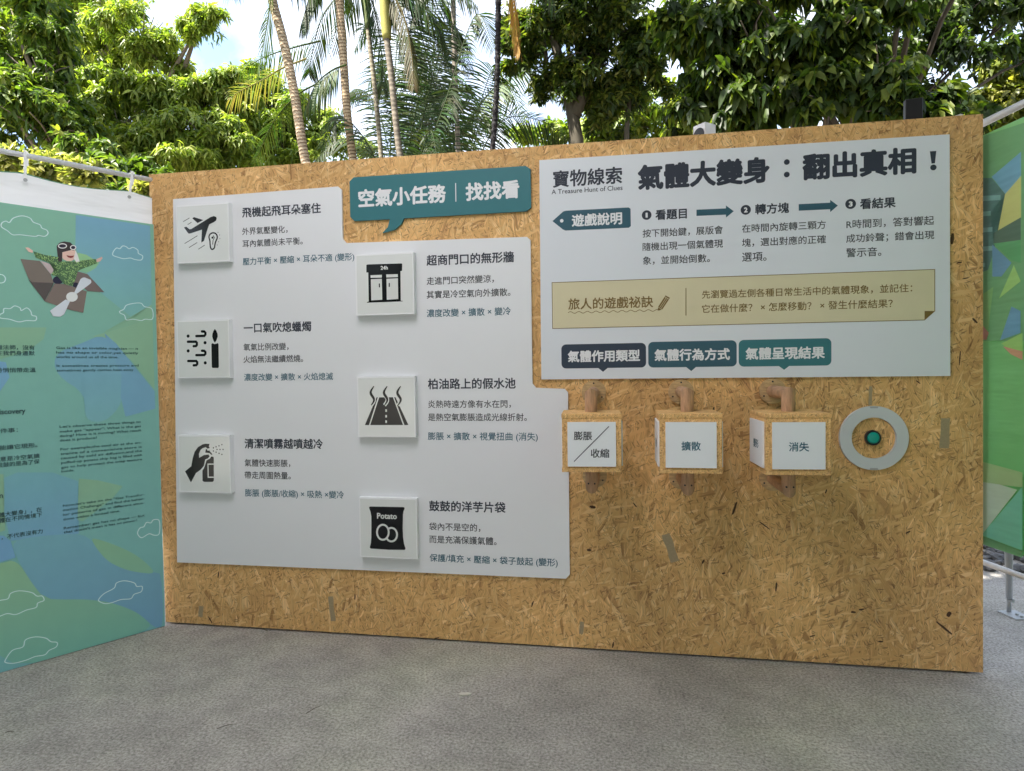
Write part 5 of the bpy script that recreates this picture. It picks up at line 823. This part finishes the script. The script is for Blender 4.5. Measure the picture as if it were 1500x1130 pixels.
for k, (x0, x1) in enumerate(((-.083, -.102), (-.5375, -.541), (-1.02, -1.0), (-1.5, -1.52), (-2.0, -2.0))):
    lab = ['white strap tying the banner to the pipe right beside the strand board', 'white strap tying the banner to the pipe near the left edge of the photo'][k] if k < 2 else 'white strap tying the banner to the pipe'
    if k >= 2: continue
    st = thing('tie_strap', lab, 'strap', (BORG[0], BORG[1], 0), brot, group='straps tying the banner to the pipe')
    bm = bmesh.new(); path = [(x0, .0385, 2.43), (x0 + .002, .044, 2.437), (x0, .055, 2.441)]
    z1 = bz_top(x1) - .035
    ribbon = [(x0, .055, 2.4445), (x0, .044, 2.441), (x0, .0405, 2.428), (x0 + (x1 - x0) * .5, .0385, 2.37), (x1, .036, z1)]
    w = .0062
    fv = [[bm.verts.new((p[0] + s * w, p[1], p[2])) for s in (-1, 1)] for p in ribbon]
    for a, b_ in zip(fv[:-1], fv[1:]): bm.faces.new((a[0], b_[0], b_[1], a[1]))
    o = from_bm('strap_band', bm, M_FOAM, st); so_ = o.modifiers.new('solid', 'SOLIDIFY'); so_.thickness = .0015
    bm = bmesh.new(); fv = [[bm.verts.new((p[0] + .011 + s * w * .7, p[1] + .012, p[2])) for s in (-1, 1)] for p in ribbon[1:4]]
    for a, b_ in zip(fv[:-1], fv[1:]): bm.faces.new((a[0], b_[0], b_[1], a[1]))
    o = from_bm('strap_tail', bm, M_FOAM, st); so_ = o.modifiers.new('solid', 'SOLIDIFY'); so_.thickness = .0015
    bm = bmesh.new(); slab(bm, circle(x1, z1 + .003, .0085, 16), .0330, .0350); from_bm('eyelet', bm, M_STEEL, st)

# ------------------------------------------------------------------ printed green banner on the right
ra = Vector(RA); rb = Vector(RBP); rd = (rb - ra).normalized(); rrot = math.atan2(rd.y, rd.x)
rf = thing('pipe_frame', 'white steel pipe frame holding the green banner, a braced leg below it', 'frame', (ra.x, ra.y, 0), rrot)
def to_l(p):
    d = Vector((p[0], p[1])) - ra; return (d.dot(rd), d.dot(Vector((-rd.y, rd.x))), p[2])
bm = bmesh.new(); tube(bm, [(-.05, .0, 2.424), (4.4, 0, 2.47)], .0155, 14); from_bm('top_rail', bm, M_POLE, rf, smooth=True)
bm = bmesh.new(); tube(bm, [(-.05, .0, .478), (4.4, 0, .52)], .0125, 14); from_bm('bottom_rail', bm, M_POLE, rf, smooth=True)
for x in (4.38,):
    bm = bmesh.new(); tube(bm, [(x, 0, 0), (x, 0, 2.46)], .016, 12); from_bm('post', bm, M_POLE, rf, smooth=True)
lf = to_l(LEGFOOT); lt = (.13, .014, .60)
bm = bmesh.new(); top = Vector(lt); ft = Vector(lf)
knee = ft + Vector((0, 0, .075)) + (top - ft) * .03
tube(bm, [top, knee], .0155, 12); from_bm('brace_leg', bm, M_STEEL, rf, smooth=True)
bm = bmesh.new(); tube(bm, [knee + Vector((0, 0, .012)), ft + Vector((0, 0, .006))], .011, 8); from_bm('leg_tab', bm, M_STEEL, rf, smooth=True)
bm = bmesh.new(); box(bm, ft.x - .02, ft.x + .10, ft.y - .05, ft.y + .05, .001, .007); from_bm('foot_plate', bm, M_STEEL, rf)
bm = bmesh.new()
for x, z in ((.05, .012), (.08, .012)):
    bmesh.ops.create_cone(bm, cap_ends=True, segments=6, radius1=.008, radius2=.008, depth=.01, matrix=Matrix.Translation((ft.x + x, ft.y, z)))
bmesh.ops.create_cone(bm, cap_ends=True, segments=6, radius1=.011, radius2=.011, depth=.02, matrix=Matrix.Translation((knee.x + .016, knee.y, knee.z - .01)) @ Matrix.Rotation(R(90), 4, 'Y'))
from_bm('bolt', bm, M_STEEL, rf)
gb = thing('printed_banner', 'green printed cloth banner with blue and yellow shapes stretched right of the wall', 'banner', (ra.x, ra.y, 0), rrot)
polys = []
for c, pts in RB:
    p = clipx(pts, RBOUT[0][0], .29, RBOUT[3][1], 2.9); c = tuple(c[j] * .66 + (146, 164, 146)[j] * .34 for j in range(3)); polys.append((alb(c, 2.5), alb(c, 2.5), p))  # grey mixed in puts the cloth's whitish sheen into the print colours
full = [(RBOUT[0][0], RBOUT[3][1] + .004), (4.3, .60), (4.3, 2.38), (RBOUT[0][0], 2.366)]
c0 = alb((72, 128, 76), 2.5); pr = [(alb((112, 152, 104), 2.5), alb((92, 146, 96), 2.5), full)]
# rest of the print, outside the photograph
rg = random.Random(8)
for k in range(30):
    x, z = rg.uniform(.45, 4.1), rg.uniform(.8, 2.2); cc = rg.choice([(72, 122, 160), (120, 165, 75), (168, 156, 82), (44, 78, 78), (190, 90, 85), (52, 120, 66)])
    pr.append((alb(cc, 2.5), alb(cc, 2.5), clipx([(x + rg.uniform(-.3, .3), z + rg.uniform(-.3, .3)) for _ in range(3)], .31, 4.28, .62, 2.35)))
pr = [q for q in pr if len(q[2]) > 2]
for q in polys:
    if len(q[2]) > 2 and max(p[1] for p in q[2]) < 2.6: pr.append(q)
pr[1:1] = []
for i, (c1, c2, p) in enumerate(pr):
    pr[i] = (c1, c2, [(a, min(z, 2.365 + a * .003)) for a, z in p])
tinted('cloth_print', pr, M_BANNERP, gb, -.0130, .0002)
bm = bmesh.new(); slab(bm, full, -.0127, -.0119); from_bm('cloth', bm, cloth_mat('green_cloth', alb((90, 130, 90), 2.5), .45), gb)
bm = bmesh.new()
for x in (-.03, .3, .7, 1.1, 1.5, 1.9, 2.4, 2.9, 3.4, 3.9): tube(bm, [(x, -.0165, 2.35), (x + .004, -.017, 2.42), (x + .004, .0, 2.444)], .0022, 6)
from_bm('tie', bm, M_FOAM, gb)

# ------------------------------------------------------------------ unseen tent canopy added to shade the yard and shape its light
cpy = thing('added_tent_canopy', 'unseen tent roof added to shade the exhibition yard and light its middle', 'tent', (0, 0, 0))
X0, X1, YA, YB_, ZT = -4.6, 5.2, -9.5, .10, 3.62
XS, YS, YF, XL = 2.2, -1.0, -3.4, .6          # sheer panel placed to pool light on the ground, border darkened to shade
def roof(name, xa, xb, ya, yb, mat, nx=14, ny=10):
    bm = bmesh.new(); g = []
    for i in range(nx + 1):
        row = []
        for j in range(ny + 1):
            x = xa + (xb - xa) * i / nx; y = ya + (yb - ya) * j / ny
            row.append(bm.verts.new((x, y, ZT + .45 * math.sin(math.pi * (y - YA) / (YB_ - YA)))))
        g.append(row)
    for i in range(nx):
        for j in range(ny): bm.faces.new((g[i][j], g[i + 1][j], g[i + 1][j + 1], g[i][j + 1]))
    from_bm(name, bm, mat, cpy, smooth=True)
roof('light_pool_cloth', XL, XS, YF, YS, M_POOLCLOTH); roof('shade_cloth', X0, XL, YF, YS, M_SHADECLOTH); roof('shade_cloth', X0, XS, YA, YF, M_SHADECLOTH)
roof('shade_cloth', X0, XS, YS, YB_, M_SHADECLOTH); roof('shade_cloth', XS, X1, YA, YB_, M_SHADECLOTH)
for x, y in ((X0, YA), (X1, YA), (X0, YB_), (X1, YB_)):
    bm = bmesh.new(); tube(bm, [(x, y, 0), (x, y, ZT)], .03, 12); from_bm('pole', bm, M_POLE, cpy, smooth=True)

# ------------------------------------------------------------------ foliage
RS = np.random.RandomState(11)
def unit(a): return a / np.maximum(1e-9, np.linalg.norm(a, axis=-1, keepdims=True))
LEAF_T = np.array([[0, 0], [.30, 0], [.66, 0], [1, 0], [.30, .5], [.66, .40], [.30, -.5], [.66, -.40]])
LEAF_F = np.array([[0, 1, 4, 4], [1, 2, 5, 4], [2, 3, 5, 5], [0, 6, 1, 1], [6, 7, 2, 1], [7, 3, 2, 2]])
def leaf_mesh(name, pos, dirv, nrm, length, width, tint, mat, parent, droop=.25, fold=.25):
    n = len(pos); dirv = unit(dirv); side = unit(np.cross(dirv, nrm)); nn = unit(np.cross(side, dirv))
    u = LEAF_T[:, 0][None, :, None]; v = LEAF_T[:, 1][None, :, None]
    L = length[:, None, None]; Wd = width[:, None, None]
    co = pos[:, None, :] + dirv[:, None, :] * u * L + side[:, None, :] * v * Wd + nn[:, None, :] * (np.abs(v) * Wd * fold * 2)
    dz = -(u ** 2) * L * droop; co[:, :, 2] += dz[:, :, 0]
    me = bpy.data.meshes.new(name)
    nv = n * 8; me.vertices.add(nv); me.vertices.foreach_set('co', co.reshape(-1).astype(np.float32))
    tri = np.array([0, 1, 4, 0, 6, 1, 2, 3, 5, 7, 3, 2]); quad = np.array([1, 2, 5, 4, 6, 7, 2, 1])
    base = (np.arange(n) * 8)[:, None]
    idx = np.concatenate([(base + tri[None]).reshape(-1), (base + quad[None]).reshape(-1)])
    nf = n * 6; me.loops.add(len(idx)); me.loops.foreach_set('vertex_index', idx.astype(np.int32))
    st = np.concatenate([np.arange(n * 4) * 3, n * 12 + np.arange(n * 2) * 4]); me.polygons.add(nf)
    me.polygons.foreach_set('loop_start', st.astype(np.int32))
    me.update(calc_edges=True)
    a = me.attributes.new('tint', 'FLOAT_COLOR', 'POINT'); c = np.ones((n, 8, 4), np.float32); c[:, :, :3] = tint[:, None, :]
    a.data.foreach_set('color', c.reshape(-1))
    return link_mesh(name, me, mat, parent)
M_LEAF = attr_mat('leaf', rough=.45, spec=.4, translucent=.45, tmul=(1.35, 1.5, .5), mott=.12)
M_LEAFG = attr_mat('glossy_leaf', rough=.48, spec=.35, translucent=.45, tmul=(1.4, 1.6, .4), mott=.12)
M_BARK = attr_mat('bark', rough=.8, spec=.2, mott=.3)
def bark_tubes(name, paths, parent, col, mat=None, n=8):
    bm = bmesh.new(); lay = bm.verts.layers.float_color.new('tint')
    for pts, rs in paths: tube(bm, pts, rs, n, mitre=False)
    rg = random.Random(2)
    for v in bm.verts:
        k = rg.uniform(.7, 1.3); v[lay] = (col[0] * k, col[1] * k, col[2] * k, 1)
    return from_bm(name, bm, mat or M_BARK, parent, smooth=True)
def tree(name, label, cat, lobes, base, ncl, per, ll, lw, cols, mat, group=None, droop=.3, spread=1.0, hang=.3, trunkr=.09, bark=(.16, .13, .10), trunk=None, limbs=True, fill=.55, clump=.42):
    """trunk and limbs, then leaf rosettes at twig ends scattered through each crown lobe"""
    t = thing(name, label, cat, (0, 0, 0), 0, group)
    lob = np.array(lobes, float); wts = lob[:, 3] * lob[:, 4]; wts = wts / wts.sum()
    paths = []
    b0 = Vector(base); cen = Vector(lob[:, :3].mean(0))
    if trunk: paths += trunk; fork = Vector(trunk[0][0][-1])
    else:
        fork = Vector((b0.x * .6 + cen.x * .4, b0.y * .6 + cen.y * .4, b0.z + (cen.z - b0.z) * .62))
        mid = (b0 + fork) / 2 + Vector((random.uniform(-.1, .1), 0, 0)); paths.append(([b0, mid, fork], [trunkr, trunkr * .8, trunkr * .62]))
    if limbs:
        rg = random.Random(len(lobes))
        for x, y, z, rx, rz in lobes:
            e = Vector((x, y, z)); d = e - fork; m1 = fork + d * .4 + Vector((rg.uniform(-.1, .1), rg.uniform(-.1, .1), .12 * d.length)); m2 = fork + d * .75 + Vector((0, 0, .08 * d.length))
            paths.append(([fork, m1, m2, e], [trunkr * .5, trunkr * .36, trunkr * .24, trunkr * .12]))
            for k in range(7):
                th = rg.uniform(0, 6.28); ph = rg.uniform(-.4, 1.2); tip = e + Vector((rx * math.cos(th) * math.cos(ph), rx * math.sin(th) * math.cos(ph), rz * math.sin(ph))) * rg.uniform(.7, 1.0)
                s = m2.lerp(e, rg.uniform(.2, 1)); paths.append(([s, s.lerp(tip, .5) + Vector((0, 0, .05)), tip], [trunkr * .13, trunkr * .09, trunkr * .04]))
    bark_tubes('trunk', paths, t, bark)
    k = RS.choice(len(lob), ncl, p=wts)
    d = unit(RS.normal(size=(ncl, 3))); d[:, 2] = np.where(RS.rand(ncl) < .35, np.abs(d[:, 2]), d[:, 2])
    rad = RS.rand(ncl) ** fill * (1 + .22 * RS.normal(size=ncl))
    ext = np.stack([lob[k, 3], lob[k, 3] * .85, lob[k, 4]], 1)
    if clump:
        # foliage hangs in clumps with gaps between them
        ns = 9; sd = unit(RS.normal(size=(len(lob), ns, 3)) + np.array([0, -.25, .35])); sr = RS.uniform(.55, 1.08, (len(lob), ns, 1)); j_ = RS.randint(0, ns, ncl)
        cc_ = sd[k, j_] * sr[k, j_]
        off = cc_ + d * rad[:, None] * clump * np.array([1, 1, .8]); tip = lob[k, :3] + off * ext
        inner = RS.rand(ncl) < .12; tip[inner] = (lob[k, :3] + d * ext * rad[:, None])[inner]
    else:
        tip = lob[k, :3] + d * ext * rad[:, None]
    ax = unit(d * .9 + RS.normal(size=(ncl, 3)) * .45 + np.array([0, 0, .35]))
    clus = RS.rand(ncl)
    # rosette: leaves fan out around the twig axis
    P, Dv, Nv, Ln, Wn, Tn = [], [], [], [], [], []
    a1 = unit(np.cross(ax, RS.normal(size=(ncl, 3)))); a2 = np.cross(ax, a1)
    ph0 = RS.rand(ncl) * 6.28
    csz = RS.uniform(.75, 1.2, ncl)
    cols = np.array(cols)
    for j in range(per):
        ph = ph0 + j * 2.399 + RS.normal(size=ncl) * .3
        out = a1 * np.cos(ph)[:, None] + a2 * np.sin(ph)[:, None]
        up = RS.uniform(-.15, .75, ncl)[:, None]
        dv = unit(out * spread + ax * up + np.array([0, 0, -hang]) + RS.normal(size=(ncl, 3)) * .15)
        pos = tip - ax * RS.uniform(0, ll * .9, ncl)[:, None] + RS.normal(size=(ncl, 3)) * ll * .12
        P.append(pos); Dv.append(dv)
        Nv.append(unit(ax + np.array([0, 0, .6]) + RS.normal(size=(ncl, 3)) * .3))
        l = ll * csz * RS.uniform(.7, 1.15, ncl); Ln.append(l); Wn.append(l * lw * RS.uniform(.85, 1.15, ncl))
        q = np.clip(clus * .75 + RS.rand(ncl) * .35 - .05, 0, .999) * (len(cols) - 1); i0 = q.astype(int); fr_ = (q - i0)[:, None]
        c = cols[i0] * (1 - fr_) + cols[np.minimum(i0 + 1, len(cols) - 1)] * fr_
        Tn.append(c * RS.uniform(.8, 1.2, ncl)[:, None])
    leaf_mesh('crown', np.concatenate(P), np.concatenate(Dv), np.concatenate(Nv), np.concatenate(Ln), np.concatenate(Wn), np.concatenate(Tn), mat, t, droop=droop)
    return t
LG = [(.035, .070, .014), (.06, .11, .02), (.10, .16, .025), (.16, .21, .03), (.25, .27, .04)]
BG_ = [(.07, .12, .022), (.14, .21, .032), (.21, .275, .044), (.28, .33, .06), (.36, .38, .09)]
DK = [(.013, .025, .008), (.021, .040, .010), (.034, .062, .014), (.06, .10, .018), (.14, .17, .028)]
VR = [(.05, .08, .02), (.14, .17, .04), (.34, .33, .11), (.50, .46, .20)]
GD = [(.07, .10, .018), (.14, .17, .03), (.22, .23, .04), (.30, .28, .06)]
TZ = TREES
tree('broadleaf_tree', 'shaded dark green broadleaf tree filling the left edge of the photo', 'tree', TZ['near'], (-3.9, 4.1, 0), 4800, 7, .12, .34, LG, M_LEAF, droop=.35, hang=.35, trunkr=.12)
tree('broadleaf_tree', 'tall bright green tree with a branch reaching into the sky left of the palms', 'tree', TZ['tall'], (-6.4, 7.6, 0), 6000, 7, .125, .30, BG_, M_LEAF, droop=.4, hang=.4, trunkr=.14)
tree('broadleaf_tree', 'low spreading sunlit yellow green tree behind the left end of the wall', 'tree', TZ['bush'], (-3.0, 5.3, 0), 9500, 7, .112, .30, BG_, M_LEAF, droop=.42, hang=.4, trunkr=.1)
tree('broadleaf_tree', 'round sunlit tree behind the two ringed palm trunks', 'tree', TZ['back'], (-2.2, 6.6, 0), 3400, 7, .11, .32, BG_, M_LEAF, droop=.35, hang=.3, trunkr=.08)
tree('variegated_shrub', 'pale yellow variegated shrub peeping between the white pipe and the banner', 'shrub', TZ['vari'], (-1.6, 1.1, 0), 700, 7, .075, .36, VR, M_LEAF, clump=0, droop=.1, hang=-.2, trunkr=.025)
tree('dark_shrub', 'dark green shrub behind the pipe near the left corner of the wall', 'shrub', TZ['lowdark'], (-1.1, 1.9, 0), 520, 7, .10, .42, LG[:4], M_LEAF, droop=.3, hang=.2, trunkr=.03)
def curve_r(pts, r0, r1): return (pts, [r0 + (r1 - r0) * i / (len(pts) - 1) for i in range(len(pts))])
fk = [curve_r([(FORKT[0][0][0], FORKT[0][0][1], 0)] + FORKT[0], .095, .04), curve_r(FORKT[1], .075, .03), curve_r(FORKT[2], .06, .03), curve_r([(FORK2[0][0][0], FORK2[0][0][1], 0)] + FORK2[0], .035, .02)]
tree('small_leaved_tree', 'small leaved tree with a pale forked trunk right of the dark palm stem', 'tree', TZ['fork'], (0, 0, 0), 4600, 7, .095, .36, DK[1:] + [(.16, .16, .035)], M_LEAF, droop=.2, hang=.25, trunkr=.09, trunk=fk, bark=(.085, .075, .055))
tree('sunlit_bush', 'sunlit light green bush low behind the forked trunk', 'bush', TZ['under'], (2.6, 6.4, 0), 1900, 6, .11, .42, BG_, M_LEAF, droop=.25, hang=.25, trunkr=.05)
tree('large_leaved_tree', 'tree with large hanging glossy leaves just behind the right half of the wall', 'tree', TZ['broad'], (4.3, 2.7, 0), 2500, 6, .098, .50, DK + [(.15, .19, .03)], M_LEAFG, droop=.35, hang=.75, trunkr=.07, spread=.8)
SHADE_CROWN = [(3.0, 1.3, 5.5, 1.2, .7), (4.4, 1.5, 5.4, 1.2, .7), (2.0, 2.0, 5.7, 1.0, .7), (5.6, 1.8, 5.3, 1.0, .7), (3.6, 2.9, 6.1, 1.3, .8), (1.6, 3.2, 6.6, 1.1, .7), (2.7, -.2, 5.6, 1.1, .6), (3.5, -.1, 5.4, 1.0, .6), (4.4, .2, 5.3, 1.0, .6)]  # unseen upper crown lobes added to keep sun off the right trees and gravel
tree('dense_dark_tree', 'dense dark tree standing behind the large leaved one at right', 'tree', TZ['dark'] + SHADE_CROWN, (5.6, 4.9, 0), 6200, 7, .11, .42, DK[:4] + [(.14, .17, .03)], M_LEAF, droop=.3, hang=.35, trunkr=.06, bark=(.06, .05, .038))
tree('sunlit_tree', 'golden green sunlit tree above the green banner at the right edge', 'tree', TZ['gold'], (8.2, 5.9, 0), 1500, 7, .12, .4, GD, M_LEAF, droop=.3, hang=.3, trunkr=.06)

# trees on the other side of the yard, behind the photographer: they close off the low sky
def far_lobes(cx, cy): return [(cx + a, cy + b_, z, r, rz) for a, b_, z, r, rz in ((0, 0, 4.2, 1.9, 1.6), (-1.6, .3, 3.2, 1.5, 1.4), (1.6, -.2, 3.3, 1.5, 1.4), (.2, .4, 2.0, 1.8, 1.3), (-.6, 0, 5.6, 1.3, 1.0), (-1.9, .2, 1.6, 1.3, 1.2), (1.9, .2, 1.6, 1.3, 1.2))]
for i, (cx, cy, side) in enumerate(((-6.5, -12.5, 'left'), (-1.8, -13.5, 'left of centre'), (3.0, -13.8, 'centre'), (7.6, -13, 'right of centre'), (9.3, -8.5, 'right'), (8.6, -3.6, 'far right'))):
    tree('broadleaf_tree', 'dark green tree across the yard behind the photographer, %s of the row' % side, 'tree', far_lobes(cx, cy), (cx, cy, 0), 1100, 6, .34, .45, DK, M_LEAF, group='trees across the yard', trunkr=.14, clump=0)

# ------------------------------------------------------------------ palms
M_FROND = attr_mat('palm_leaflet', rough=.55, spec=.25, translucent=.28, tmul=(1.3, 1.4, .5), mott=.1)
FC = {'g': ((.035, .07, .015), (.065, .10, .022)), 'd': ((.018, .036, .012), (.036, .062, .018)), 'y': ((.16, .18, .05), (.26, .25, .09)), 'o': ((.26, .13, .02), (.34, .19, .03)), 'b': ((.05, .055, .02), (.085, .075, .03))}
def catmull(P, n):
    P = [Vector(p) for p in P]; P = [P[0] * 2 - P[1]] + P + [P[-1] * 2 - P[-2]]; out = []
    m = len(P) - 3
    for i in range(n + 1):
        s = min(m - 1e-6, m * i / n); k = int(s); t = s - k; a, b_, c, d = P[k:k + 4]
        out.append(.5 * ((2 * b_) + (c - a) * t + (2 * a - 5 * b_ + 4 * c - d) * t * t + (3 * b_ - a - 3 * c + d) * t ** 3))
    return out
def frond(parent, P, ll, hang, kind, roll, seed):
    rg = random.Random(seed); pts = catmull(P, 26); bm = bmesh.new(); lay = bm.verts.layers.float_color.new('tint')
    c1, c2 = FC[kind]
    tot = sum((pts[i + 1] - pts[i]).length for i in range(26))
    r0 = .011
    tube(bm, pts, [r0 * (1 - .85 * i / 26) for i in range(27)], 5, mitre=False)
    for v in bm.verts: v[lay] = (c2[0] * 1.1, c2[1], c2[2], 1)
    n = max(22, int(tot / .030)); dv = Vector((0, 0, -1))
    for i in range(n):
        u = .14 + .86 * (i + .5) / n; s = u * 26; k = min(25, int(s)); p = pts[k].lerp(pts[k + 1], s - k); T = (pts[k + 1] - pts[k]).normalized()
        sd = T.cross(Vector((0, 0, 1)))
        if sd.length < .05: sd = Vector((1, 0, 0))
        sd.normalize(); sd = Matrix.Rotation(roll + rg.uniform(-.12, .12), 3, T) @ sd
        prof = math.sin(math.pi * min(1, .12 + u * .86)) ** .55 * (1.0 if u < .8 else 1.0)
        for sg in (-1, 1):
            if rg.random() < .04: continue
            L_ = ll * prof * rg.uniform(.82, 1.12); d = (sd * sg * (1 - hang * .6) + T * rg.uniform(.45, .75) * (1 - hang * .5) + dv * hang * 1.4).normalized()
            w = L_ * .036 + .0075; q = p.copy(); dirs = d.copy(); nrm = T.cross(d)
            if nrm.length < .05: nrm = Vector((0, 0, 1))
            wd = dirs.cross(nrm).normalized(); cc = [a + (b_ - a) * rg.random() for a, b_ in zip(c1, c2)]
            prev = None; M_ = 4
            for m in range(M_ + 1):
                f = m / M_; ww = w * (.35 + 1.2 * f if f < .3 else 1 - (f - .3) / .7 * .92) * .5
                wdir = T * .8 + dv * .0
                wdir = (wdir - dirs * wdir.dot(dirs))
                wdir = wdir.normalized() if wdir.length > .05 else wd
                row = (bm.verts.new(q + wdir * ww), bm.verts.new(q - wdir * ww))
                for v in row: v[lay] = (cc[0], cc[1], cc[2], 1)
                if prev: bm.faces.new((prev[0], prev[1], row[1], row[0]))
                prev = row
                q = q + dirs * (L_ / M_); dirs = (dirs + dv * (.10 + .22 * f + hang * .1)).normalized()
    return from_bm('frond', bm, M_FROND, parent)
def palm_trunk(parent, P, wid, c1, c2, ring=.033, rough=0.0):
    pts = catmull([(P[0][0], P[0][1], 0.0)] + P if P[0][2] > .2 else P, 60)
    # resample by length
    L_ = [0.0]
    for i in range(60): L_.append(L_[-1] + (pts[i + 1] - pts[i]).length)
    tot = L_[-1]; n = int(tot / (ring / 5)); bm = bmesh.new(); lay = bm.verts.layers.float_color.new('tint'); k = 0; rings = []
    NS = 12; rg = random.Random(int(wid * 1000)); jit = {}
    for i in range(n + 1):
        s = tot * i / n
        while k < 59 and L_[k + 1] < s: k += 1
        p = pts[k].lerp(pts[k + 1], (s - L_[k]) / max(1e-6, L_[k + 1] - L_[k])); T = (pts[k + 1] - pts[k]).normalized()
        u = T.cross(Vector((0, 1, 0))).normalized(); w = T.cross(u)
        ph = i % 5; band = ph == 0
        r = wid / 2 * (1 + (.09 if ph == 0 else .03 if ph in (1, 4) else 0)) * (1 + rough * rg.uniform(-1, 1))
        sh = jit.setdefault(i // 5, rg.uniform(.82, 1.15)); row = []
        for a in range(NS):
            th = 2 * math.pi * a / NS; v = bm.verts.new(p + (u * math.cos(th) + w * math.sin(th)) * r * (1 + rough * rg.uniform(-.4, .4)))
            c = c2 if ph in (0, 1) else c1; m_ = sh * rg.uniform(.9, 1.1); v[lay] = (c[0] * m_, c[1] * m_, c[2] * m_, 1); row.append(v)
        rings.append(row)
    for i in range(n):
        for a in range(NS): bm.faces.new((rings[i][a], rings[i][(a + 1) % NS], rings[i + 1][(a + 1) % NS], rings[i + 1][a]))
    bm.faces.new(rings[-1])
    return from_bm('trunk', bm, M_BARK, parent, smooth=True)
PL = {'p1': ('tan ringed palm trunk leaning left, leftmost of the palms', (.44, .35, .24), (.15, .095, .055), .092),
      'p2': ('straight tan palm trunk with brown rings, second palm from the left', (.40, .31, .20), (.14, .09, .05), .086),
      'p3': ('slender grey palm stem between the brown ringed trunk and the yellowish crownshaft', (.24, .22, .16), (.13, .11, .08), .056),
      'p4': ('slim palm whose yellow green crownshaft shows at the top of the photo', (.21, .18, .14), (.12, .10, .08), .070),
      'p5': ('thin pale grey upright palm trunk right of the feathery clump', (.27, .24, .20), (.15, .13, .11), .058),
      'p6': ('nearly black palm stem with ragged edges and one hanging orange frond', (.020, .018, .020), (.012, .011, .012), .050)}
PO = {}
for kx, (lab, c1, c2, wd) in PL.items():
    P, _ = PALM[kx]; t = thing('palm_tree', lab, 'palm', (0, 0, 0), 0, 'palm trees behind the wall'); PO[kx] = t
    palm_trunk(t, P, wd * .9, c1, c2, .034 if kx in ('p1', 'p2') else .05, .02 if kx != 'p6' else .22)
    if kx in ('p3', 'p4'):
        bm = bmesh.new(); lay = bm.verts.layers.float_color.new('tint'); Q_ = catmull(P, 40)
        a = 24 if kx == 'p4' else 26
        tube(bm, Q_[a:], [wd * (.62 + .25 * math.sin(math.pi * i / (40 - a)) - .25 * i / (40 - a)) for i in range(41 - a)], 14, mitre=False)
        for v in bm.verts: v[lay] = (.30, .27, .075, 1) if kx == 'p4' else (.13, .16, .06, 1)
        from_bm('crownshaft', bm, M_BARK, t, smooth=True)
    if kx == 'p6':
        bm = bmesh.new(); lay = bm.verts.layers.float_color.new('tint'); rg = random.Random(1); Q_ = catmull([(P[0][0], P[0][1], 0.0)] + P, 200)
        for i in range(900):
            p = Q_[rg.randint(40, 199)]; a = rg.uniform(0, 6.28); d = Vector((math.cos(a), math.sin(a), rg.uniform(-.9, -.1))); e = p + d * rg.uniform(.03, .05); s = Vector((-d.y, d.x, 0)) * .005
            vs = [bm.verts.new(q) for q in (p + s + d * .018, p - s + d * .018, e)]; bm.faces.new(vs)
        for v in bm.verts: v[lay] = (.018, .015, .014, 1)
        from_bm('fibre', bm, M_BARK, t)
ac = thing('areca_palm', 'feathery clump of thin palm fronds against the white sky in the middle', 'palm', (0, 0, 0)); PO['areca'] = ac
sd_ = 0
for ow, P, ll, hang, kind, roll in FROND:
    sd_ += 1; frond(PO[ow], P, ll, hang, kind, roll, sd_)
bm = bmesh.new(); lay = bm.verts.layers.float_color.new('tint')
for ow, P, ll, hang, kind, roll in FROND:
    if ow == 'areca':
        a = Vector(P[0]); r_ = Vector((a.x * .5 + .75 * .5, a.y * .5 + 3.9 * .5, 0)); tube(bm, [r_, (r_ + a) / 2 + Vector((0, 0, .1)), a], [.035, .025, .013], 8, mitre=False)
for v in bm.verts: v[lay] = (.12, .15, .05, 1)
from_bm('stems', bm, M_BARK, ac, smooth=True)
